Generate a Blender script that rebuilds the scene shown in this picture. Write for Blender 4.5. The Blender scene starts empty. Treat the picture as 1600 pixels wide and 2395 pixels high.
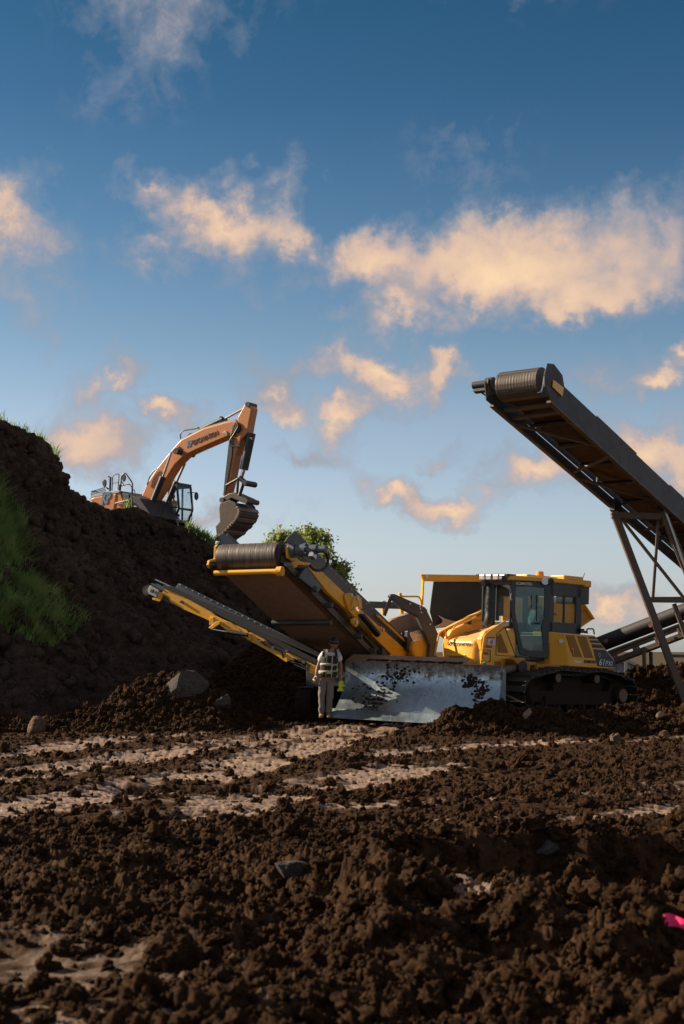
import bpy, bmesh, math, random
import numpy as np
from mathutils import Vector, Matrix, noise as mnoise
R = math.radians
random.seed(7)
sc = bpy.context.scene
col = sc.collection

# ------------------------------------------------------------------ camera
FPX, CAMH = 3326.0, 1.6            # focal length in photo pixels, eye height in metres
PITCH = math.atan(324.0 / FPX)
CP, SP = math.cos(PITCH), math.sin(PITCH)
cam_d = bpy.data.cameras.new('camera')
cam = bpy.data.objects.new('camera', cam_d)
col.objects.link(cam)
cam.location = (0, 0, CAMH)
cam.rotation_euler = (R(90) + PITCH, 0, 0)
cam_d.sensor_fit = 'VERTICAL'
cam_d.sensor_height = 36.0
cam_d.lens = 50.0
cam_d.clip_start = 0.1
cam_d.clip_end = 6000
cam_d.dof.use_dof = True
cam_d.dof.focus_distance = 30.5
cam_d.dof.aperture_fstop = 3.2
sc.camera = cam

# ------------------------------------------------------------------ sun
SUN_DIR = Vector((-0.80, 0.26, 0.46)).normalized()      # towards the sun
SUN_EL = math.asin(SUN_DIR.z)
SUN_AZ = math.atan2(SUN_DIR.x, SUN_DIR.y)               # clockwise from +Y
sd = bpy.data.lights.new('sun', 'SUN')
sd.energy = 5.0
sd.angle = R(0.5)
sd.color = (1.0, 0.80, 0.58)
sun = bpy.data.objects.new('sun', sd)
col.objects.link(sun)
sun.rotation_euler = SUN_DIR.to_track_quat('Z', 'Y').to_euler()
sun.location = (-20, 10, 30)

# ------------------------------------------------------------------ colour management
sc.view_settings.view_transform = 'Standard'
sc.view_settings.look = 'None'
sc.view_settings.exposure = 0.85
sc.view_settings.gamma = 1
sc.view_settings.use_curve_mapping = False
sc.render.engine = 'CYCLES'
sc.cycles.max_bounces = 8
sc.cycles.transparent_max_bounces = 12

# ------------------------------------------------------------------ pixel <-> place
def ray(px, py):
    dx = (px - 800.0) / FPX; dy = (1197.5 - py) / FPX
    return Vector((dx, CP - SP * dy, SP + CP * dy))
def U(px, py, D):
    r = ray(px, py); t = D / r.y
    return Vector((r.x * t, D, CAMH + r.z * t))
def G(px, py, z=0.0):
    r = ray(px, py); t = (z - CAMH) / r.z
    return Vector((r.x * t, r.y * t, z))

# ------------------------------------------------------------------ node helpers
class NT:
    def __init__(s, nt): s.nt = nt; s.n = nt.nodes; s.l = nt.links
    def new(s, t, **kw):
        n = s.n.new(t)
        for k, v in kw.items():
            if k.startswith('i_'):
                n.inputs[int(k[2:])].default_value = v
            else: setattr(n, k, v)
        return n
    def link(s, a, b): s.l.new(a, b)
    def math(s, op, a, b=None, clamp=False):
        n = s.n.new('ShaderNodeMath'); n.operation = op; n.use_clamp = clamp
        for i, v in enumerate((a, b)):
            if v is None: continue
            if hasattr(v, 'links'): s.l.new(v, n.inputs[i])
            else: n.inputs[i].default_value = v
        return n.outputs[0]
    def mix(s, f, a, b, mode='MIX'):
        n = s.n.new('ShaderNodeMix'); n.data_type = 'RGBA'; n.blend_type = mode
        for i, v in ((0, f), (6, a), (7, b)):
            if hasattr(v, 'links'): s.l.new(v, n.inputs[i])
            else: n.inputs[i].default_value = v if i == 0 else (tuple(v) + (1,))[:4]
        return n.outputs[2]
    def ramp(s, f, stops, smooth=False):
        top = stops[-1][0]
        if top > 1:
            f = s.math('DIVIDE', f, top); stops = [(p / top, c) for p, c in stops]
        n = s.n.new('ShaderNodeValToRGB')
        if smooth: n.color_ramp.interpolation = 'EASE'
        e = n.color_ramp.elements
        while len(e) < len(stops): e.new(0.5)
        for i, (p, c) in enumerate(stops):
            e[i].position = p
            e[i].color = (c, c, c, 1) if not hasattr(c, '__len__') else (tuple(c) + (1,))[:4]
        s.l.new(f, n.inputs[0])
        return n.outputs[0]
    def noise(s, vec, scale, detail=4, rough=0.55, dist=0.0):
        n = s.n.new('ShaderNodeTexNoise')
        n.inputs['Scale'].default_value = scale; n.inputs['Detail'].default_value = detail
        n.inputs['Roughness'].default_value = rough; n.inputs['Distortion'].default_value = dist
        if vec is not None: s.l.new(vec, n.inputs['Vector'])
        return n.outputs[0]

# ------------------------------------------------------------------ sky: Nishita + clouds laid out in azimuth / elevation
world = bpy.data.worlds.new('World'); sc.world = world
world.use_nodes = True
w = NT(world.node_tree)
for n in list(w.n): w.n.remove(n)
tc = w.new('ShaderNodeTexCoord')
sep = w.new('ShaderNodeSeparateXYZ'); w.link(tc.outputs['Generated'], sep.inputs[0])
az = w.math('ARCTAN2', sep.outputs[0], sep.outputs[1])
el = w.math('ARCSINE', sep.outputs[2])
comb = w.new('ShaderNodeCombineXYZ'); w.link(az, comb.inputs[0]); w.link(el, comb.inputs[1])
sky = w.new('ShaderNodeTexSky', sky_type='NISHITA')
sky.sun_disc = False
sky.sun_elevation = SUN_EL
sky.sun_rotation = SUN_AZ
sky.altitude = 200
sky.air_density = 1.0
sky.dust_density = 1.2
sky.ozone_density = 2.0
# tone of the sky with height (same all the way round)
tint = w.ramp(w.math('DIVIDE', el, R(90)), [(0.0, (1.6, 1.7, 2.1)), (0.027, (1.36, 1.32, 1.56)), (0.052, (1.40, 1.30, 1.37)), (0.10, (1.24, 1.18, 1.17)), (0.135, (.90, 1.0, 1.0)), (0.19, (.52, .76, .84)), (0.24, (.29, .56, .69)), (0.28, (.20, .49, .60)), (0.5, (.17, .46, .58))])
base = w.mix(1.0, sky.outputs[0], tint, 'MULTIPLY')
# warped coordinates
nz = w.new('ShaderNodeTexNoise'); nz.inputs['Scale'].default_value = 22; nz.inputs['Detail'].default_value = 5; nz.inputs['Roughness'].default_value = 0.62
w.link(comb.outputs[0], nz.inputs['Vector'])
vs = w.new('ShaderNodeVectorMath', operation='SUBTRACT'); w.link(nz.outputs['Color'], vs.inputs[0]); vs.inputs[1].default_value = (0.5, 0.5, 0.5)
vm = w.new('ShaderNodeVectorMath', operation='SCALE'); w.link(vs.outputs[0], vm.inputs[0]); vm.inputs['Scale'].default_value = 0.075
va = w.new('ShaderNodeVectorMath', operation='ADD'); w.link(comb.outputs[0], va.inputs[0]); w.link(vm.outputs[0], va.inputs[1])
K = 1600 / 1568.0
BLOBS = [  # x, y, half width, half height, tilt (deg), weight
    (350,445,85,50,0,.75),(470,500,130,60,8,1.0),(590,545,130,58,4,1.15),(680,500,50,60,0,.7),(380,585,130,40,-6,.75),(640,400,130,45,-15,.55),(560,640,120,40,0,.4),
    (790,600,90,40,-15,.85),(880,620,130,62,0,1.0),(1060,600,210,90,0,1.3),(1280,620,240,92,6,1.3),(1490,600,180,75,0,.95),(925,725,120,50,0,.95),(1260,722,110,38,0,1.0),(1180,500,180,60,0,.4),(1480,500,200,60,5,.55),(770,715,50,20,0,.6),(1440,660,180,60,0,.9),
    (850,850,135,55,10,1.3),(895,910,85,62,0,1.0),(780,955,65,46,0,1.2),(640,895,90,40,25,.9),(665,945,80,26,30,.8),(690,850,120,36,0,.5),
    (1025,830,56,40,10,1.15),(1012,880,30,50,10,.8),(895,1118,84,36,0,1.3),(1030,1158,95,42,-8,1.35),(960,1140,60,30,0,.6),
    (1225,1075,125,66,10,1.35),(1480,1035,150,70,15,1.0),(1570,1070,90,60,0,1.0),
    (1390,850,95,62,0,.5),(1515,878,75,34,0,1.2),(1560,822,60,26,10,1.2),(1385,890,90,26,20,.4),
    (30,470,130,100,20,.85),(10,530,70,60,0,.6),(60,665,120,60,15,.6),(110,770,90,34,25,.45),(120,560,90,60,40,.35),
    (215,1000,130,80,10,1.3),(250,1030,90,60,0,.7),(240,860,90,42,-5,.95),(290,840,50,36,0,.5),(365,935,76,32,25,1.15),(430,955,70,30,0,.55),
    (400,60,260,120,-20,.45),(300,-40,200,90,0,.4),(1390,1405,110,42,8,1.2),(1480,1390,60,30,0,.4),(700,1018,70,26,0,.8),(790,1045,70,46,30,.42),(1012,1044,50,20,0,.7),
    (480,1185,85,36,0,.8),(610,1180,90,36,0,.35),(1070,340,150,90,0,.3),(1090,520,120,40,0,.4),(1150,485,40,30,30,.45),(560,810,50,36,40,.35),
    (1100,-180,300,120,10,.7),(-260,500,220,110,0,.9),(1900,820,220,80,0,.9),(1800,400,200,80,0,.7)]
acc = None
for (bx, by, rx, ry, rot, wt) in BLOBS:
    d = ray(bx * K, by * K).normalized()
    a, e = math.atan2(d.x, d.y), math.asin(d.z)
    mp = w.new('ShaderNodeMapping', vector_type='TEXTURE')
    mp.inputs['Location'].default_value = (a, e, 0)
    mp.inputs['Rotation'].default_value = (0, 0, -R(rot))
    mp.inputs['Scale'].default_value = (rx * K / FPX * 1.47, ry * K / FPX * 1.64, 1)
    w.link(va.outputs[0], mp.inputs[0])
    g = w.new('ShaderNodeTexGradient', gradient_type='QUADRATIC_SPHERE'); w.link(mp.outputs[0], g.inputs[0])
    v = w.math('MULTIPLY', w.math('POWER', g.outputs[1], 0.7), wt)
    acc = v if acc is None else w.math('MAXIMUM', acc, v) if False else w.math('ADD', acc, v)
acc = w.math('MINIMUM', acc, 1.22)
# brightest, sun-struck parts of the clouds
CORES = [(1130,610,250,80,0,1),(870,630,100,50,0,.8),(1290,680,180,60,0,.8),(930,730,100,36,0,.6),(520,515,120,36,12,.8),(660,560,80,42,0,.8),(335,590,60,20,-10,.6),(345,440,50,26,0,.5),(870,850,110,44,8,1),(900,905,60,44,0,.7),(780,960,56,38,0,.8),
    (650,950,70,20,28,.7),(640,890,50,20,20,.5),(1030,825,42,30,0,.6),(895,1118,64,28,0,.9),(1045,1152,80,32,-8,.95),(1225,1080,100,50,10,.8),(1510,1050,130,56,10,.8),(1520,880,60,26,0,.8),(10,500,60,70,0,.8),(200,985,80,50,0,.35),(240,862,50,22,0,.7),(360,930,52,22,25,.8),(1400,1410,95,30,5,.8),(1560,820,40,20,0,.8)]
cores = None
for (bx, by, rx, ry, rot, wt) in CORES:
    d = ray(bx * K, by * K).normalized()
    mp = w.new('ShaderNodeMapping', vector_type='TEXTURE')
    mp.inputs['Location'].default_value = (math.atan2(d.x, d.y), math.asin(d.z), 0); mp.inputs['Rotation'].default_value = (0, 0, -R(rot)); mp.inputs['Scale'].default_value = (rx * K / FPX * 1.4, ry * K / FPX * 1.5, 1)
    w.link(va.outputs[0], mp.inputs[0]); g = w.new('ShaderNodeTexGradient', gradient_type='QUADRATIC_SPHERE'); w.link(mp.outputs[0], g.inputs[0])
    v = w.math('MULTIPLY', w.math('POWER', g.outputs[1], 0.7), wt); cores = v if cores is None else w.math('MAXIMUM', cores, v)
# unseen scattered clouds for the rest of the sky, cover raised for warm fill light
gsc = w.new('ShaderNodeMapping'); gsc.inputs['Scale'].default_value = (1, 2.0, 1); w.link(va.outputs[0], gsc.inputs[0])
gen = w.ramp(w.noise(gsc.outputs[0], 6.5, 3, .5), [(0.46, 0.0), (0.62, 0.95)])
away = w.ramp(w.math('ABSOLUTE', az), [(0.27, 0.0), (0.40, 1.0)])
high = w.ramp(el, [(0.5, 0.0), (0.62, 1.0)])
cores = w.math('ADD', cores, w.math('MULTIPLY', w.math('MULTIPLY', gen, .6), w.math('MAXIMUM', away, high)))
acc = w.math('ADD', acc, w.math('MULTIPLY', gen, w.math('MAXIMUM', away, high)))
fine = w.noise(comb.outputs[0], 48, 7, .62, .4)
mid = w.noise(comb.outputs[0], 17, 5, .6, .6)
dens = w.math('ADD', w.math('MULTIPLY', acc, 1.12), w.math('ADD', w.math('MULTIPLY', w.math('SUBTRACT', fine, .5), 1.1), w.math('MULTIPLY', w.math('SUBTRACT', mid, .5), 1.2)))
alpha = w.ramp(dens, [(0.05, 0.0), (0.38, .28), (0.8, .80), (1.15, .98)])
alpha = w.math('MULTIPLY', alpha, w.ramp(acc, [(0.0, 0.0), (0.12, 1.0)]))
glow = w.ramp(w.math('ADD', w.math('ADD', w.math('MULTIPLY', dens, .50), cores), w.math('MULTIPLY', w.math('SUBTRACT', w.noise(comb.outputs[0], 24, 5, .55), .5), 1.1)),
              [(0.2, (3.3, 3.5, 4.1)), (0.6, (5.0, 4.2, 4.1)), (0.95, (7.2, 5.2, 4.1)), (1.35, (8.6, 6.1, 4.2)), (1.8, (9.9, 7.0, 4.4))])
mixc = w.mix(alpha, base, glow)
bg = w.new('ShaderNodeBackground'); w.link(mixc, bg.inputs[0]); bg.inputs[1].default_value = 0.0555
wo = w.new('ShaderNodeOutputWorld'); w.link(bg.outputs[0], wo.inputs[0])
world.cycles.sampling_method = 'MANUAL'; world.cycles.sample_map_resolution = 512
# ------------------------------------------------------------------ numpy noise
def _hash(ix, iy, seed):
    h = (ix.astype(np.int64) * 374761393 + iy.astype(np.int64) * 668265263 + seed * 2147483647 * 31) & 0xffffffff
    h = ((h ^ (h >> 13)) * 1274126177) & 0xffffffff
    h = (h ^ (h >> 16)) & 0xffffffff
    h = (h * 2246822519) & 0xffffffff
    h = (h ^ (h >> 15)) & 0xffffffff
    return h
def _rnd(ix, iy, seed): return _hash(ix, iy, seed).astype(np.float64) / 4294967295.0
def perlin(x, y, seed=0):
    ix, iy = np.floor(x), np.floor(y); fx, fy = x - ix, y - iy
    def g(dx, dy):
        a = _rnd(ix + dx, iy + dy, seed) * 2 * math.pi
        return np.cos(a) * (fx - dx) + np.sin(a) * (fy - dy)
    sx = fx * fx * fx * (fx * (fx * 6 - 15) + 10); sy = fy * fy * fy * (fy * (fy * 6 - 15) + 10)
    a = g(0, 0) * (1 - sx) + g(1, 0) * sx
    b = g(0, 1) * (1 - sx) + g(1, 1) * sx
    return (a * (1 - sy) + b * sy) * 1.4
def fbm(x, y, octv=4, seed=0, gain=.5):
    s = 0; a = 1; f = 1
    for i in range(octv):
        s = s + a * perlin(x * f + i * 7.3, y * f - i * 3.1, seed + i); a *= gain; f *= 2.03
    return s
def lumps(x, y, s, seed, dens=1.0, rmin=.3, rmax=.75):
    """union of round clods about s metres across"""
    xs, ys = x / s, y / s
    ix, iy = np.floor(xs), np.floor(ys)
    out = np.zeros_like(xs)
    for dx in (-1, 0, 1):
        for dy in (-1, 0, 1):
            cx, cy = ix + dx, iy + dy
            px = cx + _rnd(cx, cy, seed); py = cy + _rnd(cx, cy, seed + 1)
            r = rmin + (rmax - rmin) * _rnd(cx, cy, seed + 2) ** 1.6
            on = _rnd(cx, cy, seed + 3) < dens
            d2 = (xs - px) ** 2 + (ys - py) ** 2
            out = np.maximum(out, np.where(on, np.sqrt(np.maximum(r * r - d2, 0)), 0))
    return out * s
def smooth01(a, b, v):
    t = np.clip((v - a) / (b - a), 0, 1); return t * t * (3 - 2 * t)
def soil(x, y, seed=11, big=1.0):
    """relief of loose, clodded soil, metres"""
    wx = x + .05 * perlin(x * 5, y * 5, seed + 50); wy = y + .05 * perlin(x * 5 + 9, y * 5, seed + 51)
    wx = wx + .020 * perlin(x * 17, y * 17, seed + 52) + .006 * perlin(x * 50, y * 50, seed + 54); wy = wy + .020 * perlin(x * 17, y * 17, seed + 53) + .006 * perlin(x * 50, y * 50, seed + 55)
    h = big * (.48 * lumps(wx, wy, .40, seed, .28) * (1 + .35 * perlin(x * 9, y * 9, seed + 60)) + .17 * perlin(x * 1.3, y * 1.3, seed + 9))
    h = h + .50 * lumps(wx, wy, .17, seed + 10, .34) * (1 + .4 * perlin(x * 22, y * 22, seed + 61))
    h = h + .75 * lumps(wx, wy, .075, seed + 20, .5)
    h = h + .95 * lumps(wx, wy, .034, seed + 30, .75, .25, .7)
    h = h + .9 * lumps(wx + .3 * h, wy, .017, seed + 35, .7)
    h = h + .018 * fbm(x * 14, y * 14, 3, seed + 40)
    return h

def grid_mesh(name, P, mat, attr=None, parent=None):
    """P: (rows, cols, 3) array -> one sheet"""
    nr, nc = P.shape[:2]
    me = bpy.data.meshes.new(name)
    me.vertices.add(nr * nc); me.vertices.foreach_set('co', P.reshape(-1).astype(np.float32))
    idx = np.arange(nr * nc).reshape(nr, nc)
    q = np.stack([idx[:-1, :-1], idx[:-1, 1:], idx[1:, 1:], idx[1:, :-1]], -1).reshape(-1)
    nf = (nr - 1) * (nc - 1)
    me.loops.add(nf * 4); me.loops.foreach_set('vertex_index', q.astype(np.int32))
    me.polygons.add(nf)
    me.polygons.foreach_set('loop_start', (np.arange(nf) * 4).astype(np.int32))
    me.polygons.foreach_set('loop_total', np.full(nf, 4, np.int32))
    me.update(calc_edges=True)
    me.polygons.foreach_set('use_smooth', np.ones(nf, bool))
    if attr is not None:
        a = me.attributes.new('compact', 'FLOAT', 'POINT'); a.data.foreach_set('value', attr.reshape(-1).astype(np.float32))
    me.materials.append(mat)
    o = bpy.data.objects.new(name, me); col.objects.link(o)
    if parent: o.parent = parent
    return o

def soil_material(name, dark, light, compact=None, scale=1.0, wet=.5):
    m = bpy.data.materials.new(name); m.use_nodes = True
    t = NT(m.node_tree); b = t.n['Principled BSDF']
    tc = t.new('ShaderNodeTexCoord'); v = tc.outputs['Object']
    f = t.noise(v, 9 * scale, 6, .65)
    f2 = t.noise(v, 1.3 * scale, 3, .5)
    f3 = t.noise(v, 60 * scale, 3, .6)
    c = t.mix(t.ramp(f, [(.35, 0), (.68, 1)]), dark, light)
    c = t.mix(t.ramp(f2, [(.35, .0), (.7, .55)]), c, tuple(k * .62 for k in dark))
    c = t.mix(t.ramp(f3, [(.60, 0), (.75, .55)]), c, tuple(min(1, k * 2.7) for k in light))  # random pale specks: fine sunlit highlights put into the soil colour
    rough = t.ramp(f2, [(.3, .78), (.7, .95)])
    bs = t.math('ADD', t.noise(v, 55 * scale, 5, .7), t.math('MULTIPLY', t.noise(v, 180 * scale, 3, .6), .4))
    if compact:
        at = t.new('ShaderNodeAttribute', attribute_name='compact')
        pale = t.mix(t.ramp(f, [(.3, 0), (.7, 1)]), tuple(k * .7 for k in compact), compact)
        c = t.mix(t.math('MULTIPLY', at.outputs['Fac'], .92, True), c, pale)
        rough = t.math('SUBTRACT', rough, t.math('MULTIPLY', at.outputs['Fac'], .46))
    t.link(c, b.inputs['Base Color']); t.link(rough, b.inputs['Roughness'])
    b.inputs['Specular IOR Level'].default_value = .08
    bp = t.new('ShaderNodeBump'); bp.inputs['Strength'].default_value = .55
    if compact: t.link(t.math('SUBTRACT', .6, t.math('MULTIPLY', at.outputs['Fac'], .42)), bp.inputs['Strength']); t.link(t.math('ADD', .06, t.math('MULTIPLY', at.outputs['Fac'], .6)), b.inputs['Specular IOR Level'])
    bp.inputs['Distance'].default_value = .012; bp.inputs['Distance'].default_value = .012
    t.link(bs, bp.inputs['Height']); t.link(bp.outputs[0], b.inputs['Normal'])
    return m
M_SOIL = soil_material('loose dark soil', (.010, .0056, .0030), (.088, .047, .0235), (.35, .245, .175))
M_BANK = soil_material('bank soil', (.034, .023, .017), (.100, .069, .050), None, .45)

def tag(o, label=None, cat=None, group=None, kind=None):
    if label: o['label'] = label
    if cat: o['category'] = cat
    if group: o['group'] = group
    if kind: o['kind'] = kind
    return o

# ------------------------------------------------------------------ far ground
def far_ground():
    n = 60
    xs = np.concatenate([-np.geomspace(2500, 8, n)[:-1], np.linspace(-8, 8, 9), np.geomspace(8, 2500, n)[1:]])
    ys = np.concatenate([np.linspace(-60, 20, 5), np.geomspace(24, 3000, 80)])
    X, Y = np.meshgrid(xs, ys)
    Z = -1.5 + .8 * smooth01(90, 400, Y) * perlin(X * .01, Y * .01, 3)
    o = grid_mesh('terrain', np.stack([X, Y, Z], -1), M_FAR); tag(o, kind='structure')
M_FAR = soil_material('far ground', (.06, .045, .028), (.11, .085, .05), None, .1)
far_ground()

# ------------------------------------------------------------------ worked ground in front of the machines
TRACKS = [  # pixel polylines of the crawler prints, half width (m), depth of bars, strength
    ([(-60, 1905), (120, 1880), (300, 1845), (520, 1795), (700, 1748), (845, 1712), (900, 1690)], .62, 1.15),
    ([(-60, 1822), (130, 1795), (300, 1766), (480, 1742), (660, 1722), (760, 1700)], .60, 1.0),
    ([(430, 1905), (640, 1850), (820, 1812), (1000, 1790)], .62, .95),
    ([(820, 1885), (1000, 1872), (1250, 1858), (1640, 1835)], .30, .5),
    ([(1090, 1935), (1290, 1920), (1450, 1908), (1640, 1880)], .30, .8),
    ([(850, 1768), (1000, 1748), (1200, 1735), (1640, 1725)], .38, .15),
    ([(-60, 1765), (200, 1738), (420, 1715)], .55, .6),
]
def track_field(X, Y):
    """compactness 0..1 and relief of the crawler prints"""
    comp = np.zeros_like(X); rel = np.zeros_like(X)
    for k, (pts, hw, st) in enumerate(TRACKS):
        W = [G(*p) for p in pts]; s0 = 0
        bd = np.full(X.shape, 1e9); bs = np.zeros_like(X); bc = np.zeros_like(X)
        for a, b in zip(W, W[1:]):
            dx, dy = b.x - a.x, b.y - a.y; L = math.hypot(dx, dy); ux, uy = dx / L, dy / L
            t = np.clip((X - a.x) * ux + (Y - a.y) * uy, 0, L)
            ex, ey = X - a.x - t * ux, Y - a.y - t * uy
            d = np.hypot(ex, ey); c = -ex * uy + ey * ux
            m = d < bd
            bd = np.where(m, d, bd); bs = np.where(m, s0 + t, bs); bc = np.where(m, c, bc); s0 += L
        wob = .10 * perlin(X * 2.2, Y * 2.2, 70 + k)
        inside = 1 - smooth01(hw - .06, hw + .10, bd + wob)
        patch = smooth01(-.38, .06, fbm(X * .75 + k * 5, Y * .75, 3, 80 + k) + st * .42 - .18)
        pitch = .27
        ph = (bs + .05 * perlin(X * 3, Y * 3, 90) + .55 * bc) / pitch
        fr = ph - np.floor(ph)
        bar = smooth01(0, .18, fr) * (1 - smooth01(.62, .82, fr))
        edge = np.exp(-((bd - hw) / .09) ** 2)
        crack = smooth01(.52, .8, np.abs(perlin(X * 7, Y * 7, 95 + k)) * 1.6)
        f = inside * patch
        comp = np.maximum(comp, f * (.08 + .92 * bar) * (1 - .8 * crack))
        rel = rel + f * (.065 * bar - .065 - .03 * crack) + edge * patch * .03
    return np.clip(comp, 0, 1), rel

def ground_base(X, Y):
    z = .05 * perlin(X * .25, Y * .25, 5) + .04 * perlin(X * .7, Y * .7, 6)
    # shelf with a scraped edge on the right
    e = 12.4 + .35 * perlin(X * .8, X * 0, 8) + .12 * perlin(X * 3.1, X * 0, 9)
    on = smooth01(.2, 1.0, X) * (1 - .0 * X)
    z = z - .42 * on * (1 - smooth01(e - .12, e + .06, Y)) * smooth01(9.0, 11.6, Y)
    z = z + .10 * smooth01(.2, 1, X) * np.exp(-((Y - e - .5) / .5) ** 2)
    # second low step, middle left
    e2 = 17.6 + .3 * perlin(X * 1.1, X * 0, 12)
    on2 = smooth01(-2.9, -2.4, X) * (1 - smooth01(-.9, -.4, X))
    z = z - .14 * on2 * (1 - smooth01(e2 - .1, e2 + .05, Y)) * smooth01(16.4, 17.3, Y)
    # near rough field swells a little
    z = z + .12 * (1 - smooth01(9, 12, Y)) * (.5 + perlin(X * .6, Y * .6, 15)) * (1 - np.exp(-(((X + 1.6) / 1.1) ** 2 + ((Y - 7.2) / .9) ** 2) ** 2))
    z = z + .22 * smooth01(31, 36, Y) * smooth01(1.5, 4, X) - .04
    z = z - 1.45 * smooth01(42, 52, Y) * smooth01(3, 7, X)
    return z
def rough_amp(X, Y):
    n = fbm(X * .45, Y * .45, 3, 21)
    near = 1 - smooth01(10.4, 13.2, Y + 1.2 * n)
    a = .36 + .64 * near
    a = a + .42 * smooth01(.0, .45, n) * (1 - near)
    a = a * (1 - .97 * np.exp(-(((X + 1.75) / 1.25) ** 2 + ((Y - 7.35) / .85) ** 2) ** 2))
    a = a * (1 - .75 * np.exp(-(((X + 1.3) / 1.1) ** 2 + ((Y - 6.0) / .7) ** 2) ** 2))
    a = a * (1 - .8 * np.exp(-(((X - 2.4) / 1.2) ** 2 + ((Y - 10.1) / .35) ** 2) ** 2))
    return a
def bigness(X, Y):
    return .30 + .70 * (1 - smooth01(11.0, 13.6, Y + .8 * perlin(X * .6, Y * .6, 27)))
def worked_ground():
    yy = np.linspace(2520, 1705, 640); Dn = (CAMH * FPX) / (yy - 1521.0)
    D = np.concatenate([Dn, np.geomspace(Dn[-1], 75, 110)[1:]])
    T = np.concatenate([np.linspace(-.85, -.262, 100)[:-1], np.linspace(-.262, .262, 800), np.linspace(.262, .85, 100)[1:]])
    Y = np.repeat(D[:, None], len(T), 1); X = D[:, None] * T[None, :]
    comp, rel = track_field(X, Y)
    A = rough_amp(X, Y)
    smoothpatch = np.exp(-(((X + 1.75) / 1.2) ** 2 + ((Y - 7.35) / .8) ** 2) ** 2) * .38 + np.exp(-(((X - 2.4) / 1.2) ** 2 + ((Y - 10.1) / .3) ** 2) ** 2) * .5 \
        + .36 * np.exp(-(((X + 1.3) / 1.0) ** 2 + ((Y - 6.0) / .6) ** 2) ** 2) + .5 * np.exp(-(((X - .93) / .28) ** 2 + ((Y - 9.35) / .22) ** 2) ** 2)
    smoothpatch = smoothpatch * smooth01(-.5, .3, fbm(X * 3, Y * 3, 3, 33))
    S = soil(X, Y, big=bigness(X, Y))
    z = ground_base(X, Y) + rel + S * A * (1 - .97 * np.clip(comp * 1.6, 0, 1)) + .010 * fbm(X * 8, Y * 8, 3, 44)
    o = grid_mesh('ground', np.stack([X, Y, z], -1), M_SOIL, np.maximum(comp, smoothpatch))
    tag(o, kind='structure')
worked_ground()
def ground_z(x, y):
    X = np.array([[float(x)]]); Y = np.array([[float(y)]])
    c, r = track_field(X, Y)
    return float((ground_base(X, Y) + r + soil(X, Y, big=bigness(X, Y)) * rough_amp(X, Y) * (1 - .93 * c))[0, 0])

def land(px, py, sink=0.0):
    """the point of the worked ground seen at a photo pixel"""
    r = ray(px, py); D = np.linspace(5.0, 34.0, 6000)
    X = r.x / r.y * D; Z = CAMH + r.z / r.y * D; X2 = X[None, :]; Y2 = D[None, :]
    c, t = track_field(X2, Y2); g = (ground_base(X2, Y2) + t + soil(X2, Y2, big=bigness(X2, Y2)) * rough_amp(X2, Y2) * (1 - .93 * c))[0]
    k = int(np.argmax(Z <= g)); return Vector((X[k], D[k], Z[k] - sink))
# ------------------------------------------------------------------ heaps of loose soil
HEAPS = []
def heap(name, x0, x1, y0, y1, step, hfun, label, cat='soil heap', seed=200, amp=1.0, big=1.0):
    nx, ny = int((x1 - x0) / step) + 1, int((y1 - y0) / step) + 1
    X, Y = np.meshgrid(np.linspace(x0, x1, nx), np.linspace(y0, y1, ny))
    h = hfun(X, Y)
    k = smooth01(0, .12, h)
    z = -.12 + h + soil(X, Y, seed, big * .45) * amp * (.25 + .75 * k) - .22 * (1 - k)
    base = ground_base(X, Y)
    o = grid_mesh(name, np.stack([X, Y, z + base], -1), M_SOIL, np.zeros_like(X))
    HEAPS.append((x0, x1, y0, y1, nx, ny, z + base, h))
    return tag(o, label, cat)
def bell(X, Y, cx, cy, rx, ry, h, p=1.0):
    return h * np.exp(-(((X - cx) / rx) ** 2 + ((Y - cy) / ry) ** 2) ** p)
heap('soil_heap', -7.0, -.8, 28.2, 34.0, .024,
     lambda X, Y: bell(X, Y, -3.75, 31.0, 1.25, 1.2, 1.10) + bell(X, Y, -4.9, 30.5, 1.0, .8, .32) + bell(X, Y, -2.6, 30.6, .9, .8, .35) + bell(X, Y, -6.6, 29.6, 1.2, .7, .32) + .10 * fbm(X * .9, Y * .9, 3, 61),
     'dark clodded soil heap on the left with a grey slab lying on its top', seed=210, amp=1.15)
heap('soil_heap', 1.2, 10.5, 26.9, 30.3, .024,
     lambda X, Y: smooth01(1.2, 2.4, X) * (bell(X, Y, X, 28.5 - .05 * (X - 3), 9, .72, .55) * (1 + .35 * fbm(X * .8, Y * .5, 3, 62)) + smooth01(6.2, 9, X) * bell(X, Y, 9, 29.2, 3.5, 1.1, .35)),
     'long low ridge of dark soil pushed up in front of the bulldozer tracks', seed=230, amp=1.25)
heap('soil_heap', -5.0, 2.2, 33.2, 40.0, .03,
     lambda X, Y: bell(X, Y, -1.5, 37.0, 2.1, 1.9, 2.15, .8) + bell(X, Y, .6, 35.6, 1.0, .9, .3),
     'conical heap of dark soil under the wide yellow conveyor behind the worker', seed=250, amp=1.1)
heap('soil_heap', 5.4, 15.5, 33.6, 44.0, .035,
     lambda X, Y: smooth01(5.4, 7.2, X) * (bell(X, Y, 8.3, 37.2, 2.6, 2.0, .88) + bell(X, Y, 11.5, 37.0, 2.6, 2.2, .62) + .16 * fbm(X * .7, Y * .7, 3, 64)),
     'rough soil mound on the right behind the bulldozer, by the steel trestle foot', seed=270, amp=1.2)

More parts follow.
